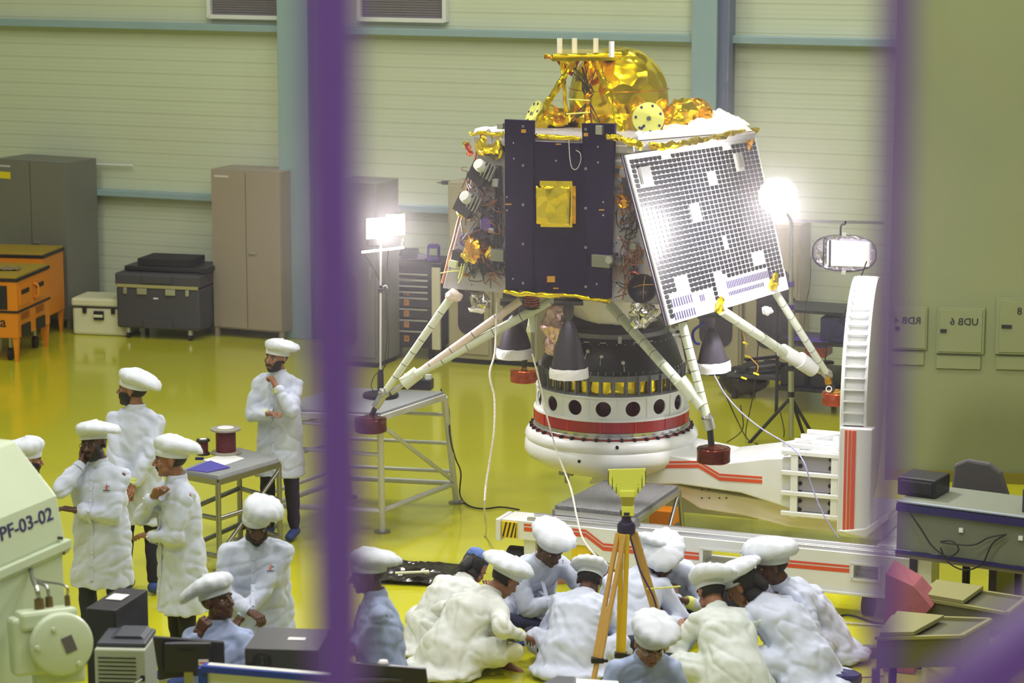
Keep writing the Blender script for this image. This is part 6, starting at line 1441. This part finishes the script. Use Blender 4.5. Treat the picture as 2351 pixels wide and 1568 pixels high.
cable('floor_cable', [G(1868, 1415, .012), G(1930, 1428, .012), G(2000, 1434, .012), G(2050, 1438, .012)], .007, m_cablew, 'pale cable beside the dark one at the right')
cable('floor_cable', [G(1868, 1538, .01), G(1910, 1550, .01), G(1960, 1556, .01), G(2030, 1552, .01)], .004, m_cable, 'thin cable on the floor in front of the navy bundle')
# ================================================================= white machine at the left
M0 = G(152, 1240, 1.35)
YM = -22; TM = fr(M0.x, M0.y, 0, YM)     # local y runs away along the side face, local x points right
nE = TM.to_3x3() @ Vector((0, 1, 0)); E0 = P(150, 1240, 13.4); E0z = E0.z
TM = fr(E0.x, E0.y, 0, YM); nE = TM.to_3x3() @ Vector((0, 1, 0))
def ez(px, py): p = TM.inverted() @ PL(px, py, E0, nE); return (p.x, p.z)
t = thing('white_machine', 'cream white machine lettered PF-03-02 with a sloping hood at the left edge', 'machine', (E0.x, E0.y, 0), YM)
def extr(poly, y0, y1): return MB(TM).prism(poly, y0, y1)
pA = [ez(34, 1009), ez(132, 1137), ez(152, 1240)]; zlow = ez(152, 1240)[1]
Lm = 2.6
hood = [(-1.6, ez(34, 1009)[1])] + pA + [(-1.6, zlow)]
extr(hood, -Lm, 0).build('hood', m_offwhite, t, bevel=.02)
x1 = ez(152, 1240)[0]
lip = [(x1-.3, zlow+.005), (x1+.022, zlow+.005), (x1+.025, zlow-.04), (x1-.0, zlow-.075), (x1-.3, zlow-.075)]
extr(lip, -Lm, .02).build('hood_lip', m_offwhite, t, bevel=.006)
extr([(-1.4, zlow-.07), (x1-.01, zlow-.07), (x1+.02, 0), (-1.4, 0)], -Lm, -.02).build('cabinet', m_offwhite, t, bevel=.01)
sc_ = MB(TM)
for z, y in ((zlow+.03, -.07), (zlow-.06, -.05)): sc_.cyl((x1-.02, y, z), (x1+.02, y, z), .008)
sc_.build('screws', m_dark, t)
# lettering on the side face between the two edges
a2, a3 = pA[1], pA[2]
fa = Vector((a3[0]-a2[0], 0, a3[1]-a2[1])); ly = Vector((0, 1, 0)); nn = ly.cross(Vector((0, 0, 1))); upv = -fa.normalized(); nrm = ly.cross(upv).normalized()
if nrm.x < 0: nrm = -nrm
o_ = PL(124, 1202, TM @ Vector((a2[0], 0, a2[1])), TM.to_3x3() @ nrm); ol = TM.inverted() @ o_
start = TM.inverted() @ PL(3, 1242, TM @ Vector((a2[0], 0, a2[1])), TM.to_3x3() @ nrm)
wtxt = (ol-start).length
Mx = TM @ Matrix.Translation(start+nrm*.0015) @ Matrix((ly, upv, nrm)).transposed().to_4x4()
tx = MB(); tx.text('PF-03-02', 1.0, Matrix(), 0.004); mnx = min(v.x for v in tx.v); mxx = max(v.x for v in tx.v); mxy = max(v.y for v in tx.v)
ht = .072
tt = MB(Mx); tt.add([((v.x-mnx)/(mxx-mnx)*wtxt, v.y/mxy*ht, v.z*.5) for v in tx.v], tx.f); tt.build('lettering', m_navy, t, fix=False)
# motor junction box
jc = P(140, 1478, 12.6); 
jb = thing('junction_box', 'cream motor terminal box with round bolted cover below the lettered hood', 'electrical box', jc)
d_ = Vector((.38, -.9, .16)).normalized(); TJ = axisM(jc, d_)
MB(TJ).lathe([(0, .055), (.135, .055), (.155, .045), (.165, .02), (.165, -.02), (.155, -.04), (.15, -.20), (0, -.2)], 48).build('round_cover', m_offwhite, jb, smooth=35)
MB(TJ).box((-.13, .0, -.10), (.22, .30, .16)).box((-.05, .13, -.09), (.3, .1, .18)).box((0, -.14, -.11), (.26, .16, .14)).build('housing', m_offwhite, jb, bevel=.02)
bl_ = MB(TJ)
for x, y in ((-.045, .085), (.075, -.105), (-.135, .0)): bl_.cyl((x, y, .05), (x, y, .075), .014, .01)
bl_.build('bolts', m_offwhite, jb, smooth=True)
MB(TJ).box((.03, .0, .058), (.06, .085, .003), (0, 0, 18)).build('data_plate', mat('grey_plate', (96, 92, 98), .5), jb)
br = mat('brass_gland', (120, 104, 66), .4, .6)
for x, z, r in ((-.08, -.09, .028), (-.02, -.13, .022), (.07, -.1, .016)):
    g = MB(TJ).cyl((x, .17, z), (x, .235, z), r, r*.9, 10).build('cable_gland', br, jb)
    p0 = TJ @ Vector((x, .23, z)); MB().tube([p0, p0+Vector((-.01, 0, .06)), PL(78+x*40, 1330, jc+Vector((0, .3, 0)), Vector((0, 1, 0))), PL(72+x*30, 1300, jc+Vector((0, .5, 0)), Vector((0, 1, 0)))], r*.42, 8).build('flexible_lead', m_steel, jb, smooth=True)
# ================================================================= front desks and office gear
zd = .75
t = thing('desk', 'long grey desk along the lower left edge holding computers', 'desk', (-1.6, 14.0, 0))
MB().box((-1.09, 13.88, zd-.015), (2.72, .94, .03)).build('desk_top', m_tabler, t, bevel=.004)
for x in (-2.38, .2):
    for y in (13.5, 14.25): MB().box((x, y, zd/2-.015), (.05, .05, zd-.03)).build('leg', m_steel, t)
def cornerbox(name, label, cat, F, w, d, h, yaw, m, par=None):
    T = fr(F.x, F.y, F.z, yaw); t = thing(name, label, cat, F, yaw); MB(T).box((w/2, d/2, h/2), (w, d, h)).build('case', m, t, bevel=.008); return t, T
# black tower at left
zt_ = .0
q = P(275, 1478, 14.2)
t, T = cornerbox('desktop_computer', 'black desktop tower on the stand behind the printer', 'computer', Vector((q.x-.19, q.y-.03, zd+.02)), .19, .46, 5.4-14.2*math.tan(PITCH+math.atan((1400-784)/FPX))-zd+.0, -16, mat('black_tower', (34, 32, 44), .5))
MB(T).box((.09, .25, 0.005+(5.4-14.2*math.tan(PITCH+math.atan((1400-784)/FPX))-zd)), (.1, .12, .003)).build('sticker', m_paper, t)
# printer
q = P(214, 1500, 13.7); zp = P(300, 1500, 13.7).z
T = fr(P(216, 1500, 13.75).x, 13.75, zd, 0); hpn = 5.4-13.75*math.tan(PITCH+math.atan((1490-784)/FPX))-zd
t = thing('laser_printer', 'pale laser printer with dark top beside the round motor cover', 'printer', (T.translation.x, 13.75, zd), 0); T = fr(T.translation.x, 13.75, zd, -4)
w = .29
MB(T).box((w/2, .16, hpn/2), (w, .32, hpn)).build('case', m_prw, t, bevel=.01)
MB(T).box((w/2, .19, hpn+.012), (w-.01, .30, .03)).build('top_cover', m_prblk, t, bevel=.01)
MB(T).prism([(.05, hpn+.02), (w-.02, hpn+.02), (w-.05, hpn+.045), (.10, hpn+.045)], .12, .33).build('output_tray', m_prblk, t, bevel=.006)
sl = MB(T)
for k in range(9): sl.box((w*.45, -.002, hpn*.88-k*.024), (w*.75, .006, .006))
sl.build('vent_slots', m_dark, t)
MB(T).box((w*.95, -.002, hpn*.6), (.025, .008, .03)).box((w*.95, -.002, hpn*.3), (.02, .008, .02)).build('ports', m_black, t)
MB(T).tube([(w*.95, -.01, hpn*.6), (w*.6, -.08, hpn*.45), (w*.45, -.1, hpn*.2), (w*.4, -.1, 0)], .003).build('white_lead', m_paper, t, smooth=True)
# monitor seen from behind
A, B = P(350, 1462, 13.4), P(514, 1475, 13.5); zb_ = P(360, 1560, 13.4).z
t = thing('monitor', 'black computer monitor seen from behind, left of the blue framed panel', 'monitor', ((A.x+B.x)/2, 13.5, zd))
MB().hull([A, B, Vector((B.x, B.y, zb_-.0)), Vector((A.x+.03, A.y, zb_))], [A+V(0, .03, 0), B+V(0, .03, 0), Vector((B.x, B.y+.03, zb_)), Vector((A.x+.03, A.y+.03, zb_))]).build('screen_shell', m_screenback, t, bevel=.006)
cxm = (A.x+B.x)/2; zc = (A.z+zb_)/2
MB().box((cxm, 13.41, zc+.005), (.26, .05, .17)).build('rear_bulge', m_screenback, t, bevel=.012)
MB().box((cxm+.0, 13.382, zc+.055), (.09, .006, .012)).build('vents', m_black, t)
MB().box((cxm+.09, 13.382, zc-.02), (.055, .004, .035)).build('asset_label', m_paper, t); MB().box((cxm+.09, 13.379, zc-.02), (.045, .002, .008)).build('label_band', m_stripe, t)
MB().box((cxm, 13.44, (zd+zb_)/2+.03), (.05, .03, zb_-zd+.1)).build('stand_neck', m_steel, t); MB().box((cxm, 13.46, zd+.01), (.22, .18, .02)).build('stand_base', m_screenback, t, bevel=.006)
# tower with fan behind the blue panel
A = P(562, 1487, 13.75); hh_ = A.z-zd
T = fr(A.x, 13.75, zd, -6)
t = thing('desktop_computer', 'desktop tower lying beside the blue framed panel with its fan grille toward us', 'computer', (A.x, 13.75, zd), -6)
MB(T).box((.21, .2, hh_/2), (.42, .42, hh_)).build('case', mat('tower_shell', (60, 60, 64), .5), t, bevel=.006)
MB(T).box((.09, -.004, hh_-.075), (.165, .008, .13)).build('back_plate', m_grey, t, bevel=.003)
MB(T @ Matrix.Translation((.10, -.012, hh_-.07)) @ Matrix.Rotation(R(90), 4, 'X')).lathe([(.018, 0), (.022, .003), (.026, 0)], 6).lathe([(.034, 0), (.037, .003), (.04, 0)], 24).lathe([(.046, 0), (.05, .003), (.054, 0)], 24).build('fan_grille', m_dark, t)
MB(T).box((.03, -.012, hh_-.1), (.03, .02, .025)).build('power_plug', m_black, t)
MB(T).box((.26, .2, hh_+.001), (.1, .05, .002)).build('sticker', m_paper, t)
# blue framed partition in front
A, B = P(466, 1532, 13.15), P(760, 1556, 13.0)
t = thing('desk_partition', 'white panel with bright blue frame at the bottom edge', 'partition', (A.x, A.y, 0))
MB().bar(A, B, .07, .035, (0, 0, 1)).build('top_rail', m_bluep, t); MB().bar(A+V(.03, 0, .019), B+V(0, 0, .019), .045, .004, (0, 0, 1)).build('rail_cap', m_white, t)
MB().hull([A, B, Vector((B.x, B.y, .05)), Vector((A.x, A.y, .05))], [A+V(0, .02, 0), B+V(0, .02, 0), Vector((B.x, B.y+.02, .05)), Vector((A.x, A.y+.02, .05))]).build('panel', m_white, t)
MB().bar(A+V(.0, -.005, 0), Vector((A.x, A.y-.005, .02)), .035, .05, (1, 0, 0)).build('side_rail', m_bluep, t)
# monitor below the folded-arm person
A, B = P(780, 1520, 13.5), P(978, 1536, 13.4)
t = thing('monitor', 'black monitor top edge below the person with folded arms', 'monitor', ((A.x+B.x)/2, 13.5, zd))
MB().hull([A, B, Vector((B.x+.03, B.y, A.z-.27)), Vector((A.x, A.y, A.z-.27))], [A+V(0, .035, 0), B+V(0, .035, 0), Vector((B.x+.03, B.y+.035, A.z-.27)), Vector((A.x, A.y+.035, A.z-.27))]).build('screen_shell', m_screenback, t, bevel=.006)
MB().box(((A.x+B.x)/2, 13.44, A.z-.085), (.34, .02, .02)).build('rear_ridge', m_case, t, bevel=.004)
q = P(880, 1521, 13.5); MB(Matrix.Translation(q)).lathe([(0, .0), (.03, 0), (.024, .012), (0, .014)], 16).build('pale_cap', m_paper, t)
MB().box(((A.x+B.x)/2, 13.5, (A.z-.27+zd)/2), (.06, .03, A.z-.27-zd+.06)).build('stand_neck', m_dark, t)
# desk for the near right
t = thing('desk', 'desk at the bottom centre below the person with rimless glasses', 'desk', (.9, 13.4, 0))
MB().box((1.1, 13.3, zd-.05), (1.6, .8, .03)).build('desk_top', m_tabler, t)
for x in (.4, 1.8):
    for y in (13.0, 13.6): MB().box((x, y, zd/2-.03), (.05, .05, zd-.06)).build('leg', m_steel, t)
a = P(1247, 1562, 13.45); A = [P(1278, 1551, 13.6), P(1322, 1553, 13.6), P(1318, 1575, 13.3), P(1236, 1572, 13.3)]
t = thing('instrument_case', 'dark instrument box at the bottom edge left of the white paper block', 'device', (A[0].x, 13.4, zd))
MB().slab(A, (0, 0, 1), .1).build('case', m_prblk, t, bevel=.006)
A = [P(1322, 1557, 13.5), P(1420, 1563, 13.5), P(1425, 1585, 13.3), P(1322, 1580, 13.3)]
tag(MB().slab(A, (0, 0, 1), .12).build('paper_block', m_paper, bevel=.005), 'white block of paper at the bottom edge in front of the seated person', 'paper')
# ================================================================= right side beyond the second bar
zq = .95
A = G(2060, 1152, .95); Bq = G(2370, 1192, .95)
dv = (Bq-A); yw = math.degrees(math.atan2(dv.y, dv.x)); T = fr(A.x, A.y, 0, yw); L_ = dv.length+.4
t = thing('console_table', 'long grey table with dark blue edge strips under the distribution boards', 'table', (A.x, A.y, 0), yw)
MB(T).box((L_/2, .3, .95), (L_, .6, .02)).build('table_top', m_tabler, t)
MB(T).box((L_/2, -.008, .915), (L_, .02, .055)).build('blue_edge', m_dkblue, t); MB(T).box((L_/2, .0, .958), (L_, .03, .01)).build('bright_edge', mat('pale_edge', (150, 160, 176), .4), t)
MB(T).box((L_/2, .02, .74), (L_, .02, .30)).build('front_panel', m_tabler, t)
MB(T).box((L_/2, .0, .575), (L_, .03, .02)).build('blue_edge', m_dkblue, t); MB(T).box((L_/2, .02, .55), (L_, .05, .03)).build('base_strip', mat('dull_strip', (110, 104, 84), .5), t)
for x in (.1, L_/2, L_-.1): MB(T).box((x, .3, .28), (.06, .4, .55)).build('leg', m_dark, t)
for x in (.5, .95, 1.0): MB(T).box((x, -.0, .80), (.03, .02, .03)).build('socket', m_paper, t)
MB(T).tube([(.08, -.02, .92), (.2, -.03, .78), (.3, -.04, .66), (.42, -.04, .60), (.5, -.04, .66), (.45, -.04, .72), (.36, -.04, .70), (.6, -.04, .71), (.72, -.03, .78), (.85, -.02, .82)], .006).tube([(.85, -.02, .82), (.75, -.03, .74), (.68, -.04, .58), (.55, -.05, .52), (.42, -.04, .56), (.36, -.04, .66)], .006).build('hanging_cable', m_cable, t, smooth=True)
# chair back and monitor behind the table
q = T @ Vector((.35, .75, 0)); t = thing('office_chair', 'grey rounded chair back behind the blue edged table', 'chair', q, yw); T2 = fr(q.x, q.y, 0, yw)
poly = [(-.24, .62), (.26, .62), (.24, .9), (.17, 1.08), (.08, 1.14), (-.1, 1.15), (-.2, 1.1)]
MB(T2).prism(poly, 0, .06).build('backrest', mat('grey_fabric', (70, 68, 70), .8), t, bevel=.02)
MB(T2).box((0, -.2, .48), (.46, .44, .08)).build('seat', MATS['grey_fabric'], t, bevel=.03); MB(T2).cyl((0, -.2, .05), (0, -.2, .45), .03).build('stem', m_dark, t)
for i in range(5): a = 2*math.pi*i/5; MB(T2).bar((0, -.2, .06), (.27*math.cos(a), -.2+.27*math.sin(a), .03), .04, .03).build('base_arm', m_dark, t)
MB(T2).box((0, .0, .56), (.06, .03, .2)).build('back_post', m_dark, t)
q = T @ Vector((.08, .32, .96)); tag(MB(fr(q.x, q.y, q.z, yw)).box((0, 0, .07), (.3, .3, .14)).box((0, -.15, .07), (.26, .02, .1)).build('instrument_box', m_dark, bevel=.01), 'dark box on the blue edged table beside the purple bar', 'device')
q = T @ Vector((.92, .12, .96)); T3_ = fr(q.x, q.y, q.z, yw)
t = thing('desktop_computer', 'dark desktop tower on the blue edged table at the right edge', 'computer', q, yw)
MB(T3_).box((.14, .2, .085), (.30, .4, .17)).build('case', m_dark, t, bevel=.006); MB(T3_).box((.10, -.004, .085), (.2, .008, .15)).build('back_plate', m_case, t, bevel=.002)
# low benches with trays
def tray(label, pts, z, h):
    P4 = [G(x, y, z) for x, y in pts]; t = thing('metal_trolley', label, 'trolley', ((P4[0].x+P4[2].x)/2, (P4[0].y+P4[2].y)/2, 0), 0, 'low trolleys beyond the right bar')
    MB().slab(P4, (0, 0, 1), .03).build('board', m_tray, t, bevel=.003)
    lo = [p-V(0, 0, .05) for p in P4]; dx = (P4[1]-P4[0]).normalized()
    ex = [lo[0]-dx*.02, lo[1]+dx*.32, lo[2]+dx*.32, lo[3]-dx*.02]
    MB().slab([e_-V(0, 0, .0) for e_ in ex], (0, 0, 1), h).build('drawer_body', mat('olive_grey', (92, 92, 70), .5), t, bevel=.004)
    rl = MB()
    for i in range(4): rl.bar(ex[i]+V(0, 0, .01), ex[(i+1) % 4]+V(0, 0, .01), .03, .02)
    rl.build('rim', m_tray, t)
    for e_ in ex: MB().box((e_.x, e_.y, (e_.z-h)/2), (.05, .05, max(.02, e_.z-h))).build('leg', m_dark, t)
tray('low metal trolley with a speckled board, the farther one', [(2118, 1362), (2212, 1378), (2258, 1345), (2150, 1330)], .55, .12)
tray('low metal trolley with a speckled board, the nearer one', [(2020, 1452), (2098, 1450), (2168, 1412), (2060, 1402)], .55, .2)
q = G(2080, 1390, .45); t_ = MB(fr(q.x, q.y, 0, -20)).prism([(-.12, .0), (.10, .0), (.10, .36), (.20, .50), (.08, .64), (-.12, .72)], -.15, .15).build('wrapped_machine', m_pink, smooth=20, noise_amp=.02, noise_scale=8); tag(t_, 'pink and grey plastic wrapped machine beside the right purple bar', 'machine')
q = G(2320, 1400); tag(MB(fr(q.x, q.y, 0, -20)).box((0, 0, .3), (.2, .3, .6)).cyl((-.05, -.1, .6), (-.05, -.1, .66), .04).build('dark_stand', m_dark, bevel=.02), 'dark upright stand beside the farther trolley at the right', 'stand')
# ---- thin scattering volume added to imitate lens glare around the flood lamps
wn = wd.node_tree; vs_ = wn.nodes.new('ShaderNodeVolumeScatter'); vs_.inputs['Density'].default_value = .0024; vs_.inputs['Anisotropy'].default_value = .93; vs_.inputs['Color'].default_value = (1, .93, .96, 1)
wn.links.new(vs_.outputs[0], wn.nodes['World Output'].inputs['Volume'])
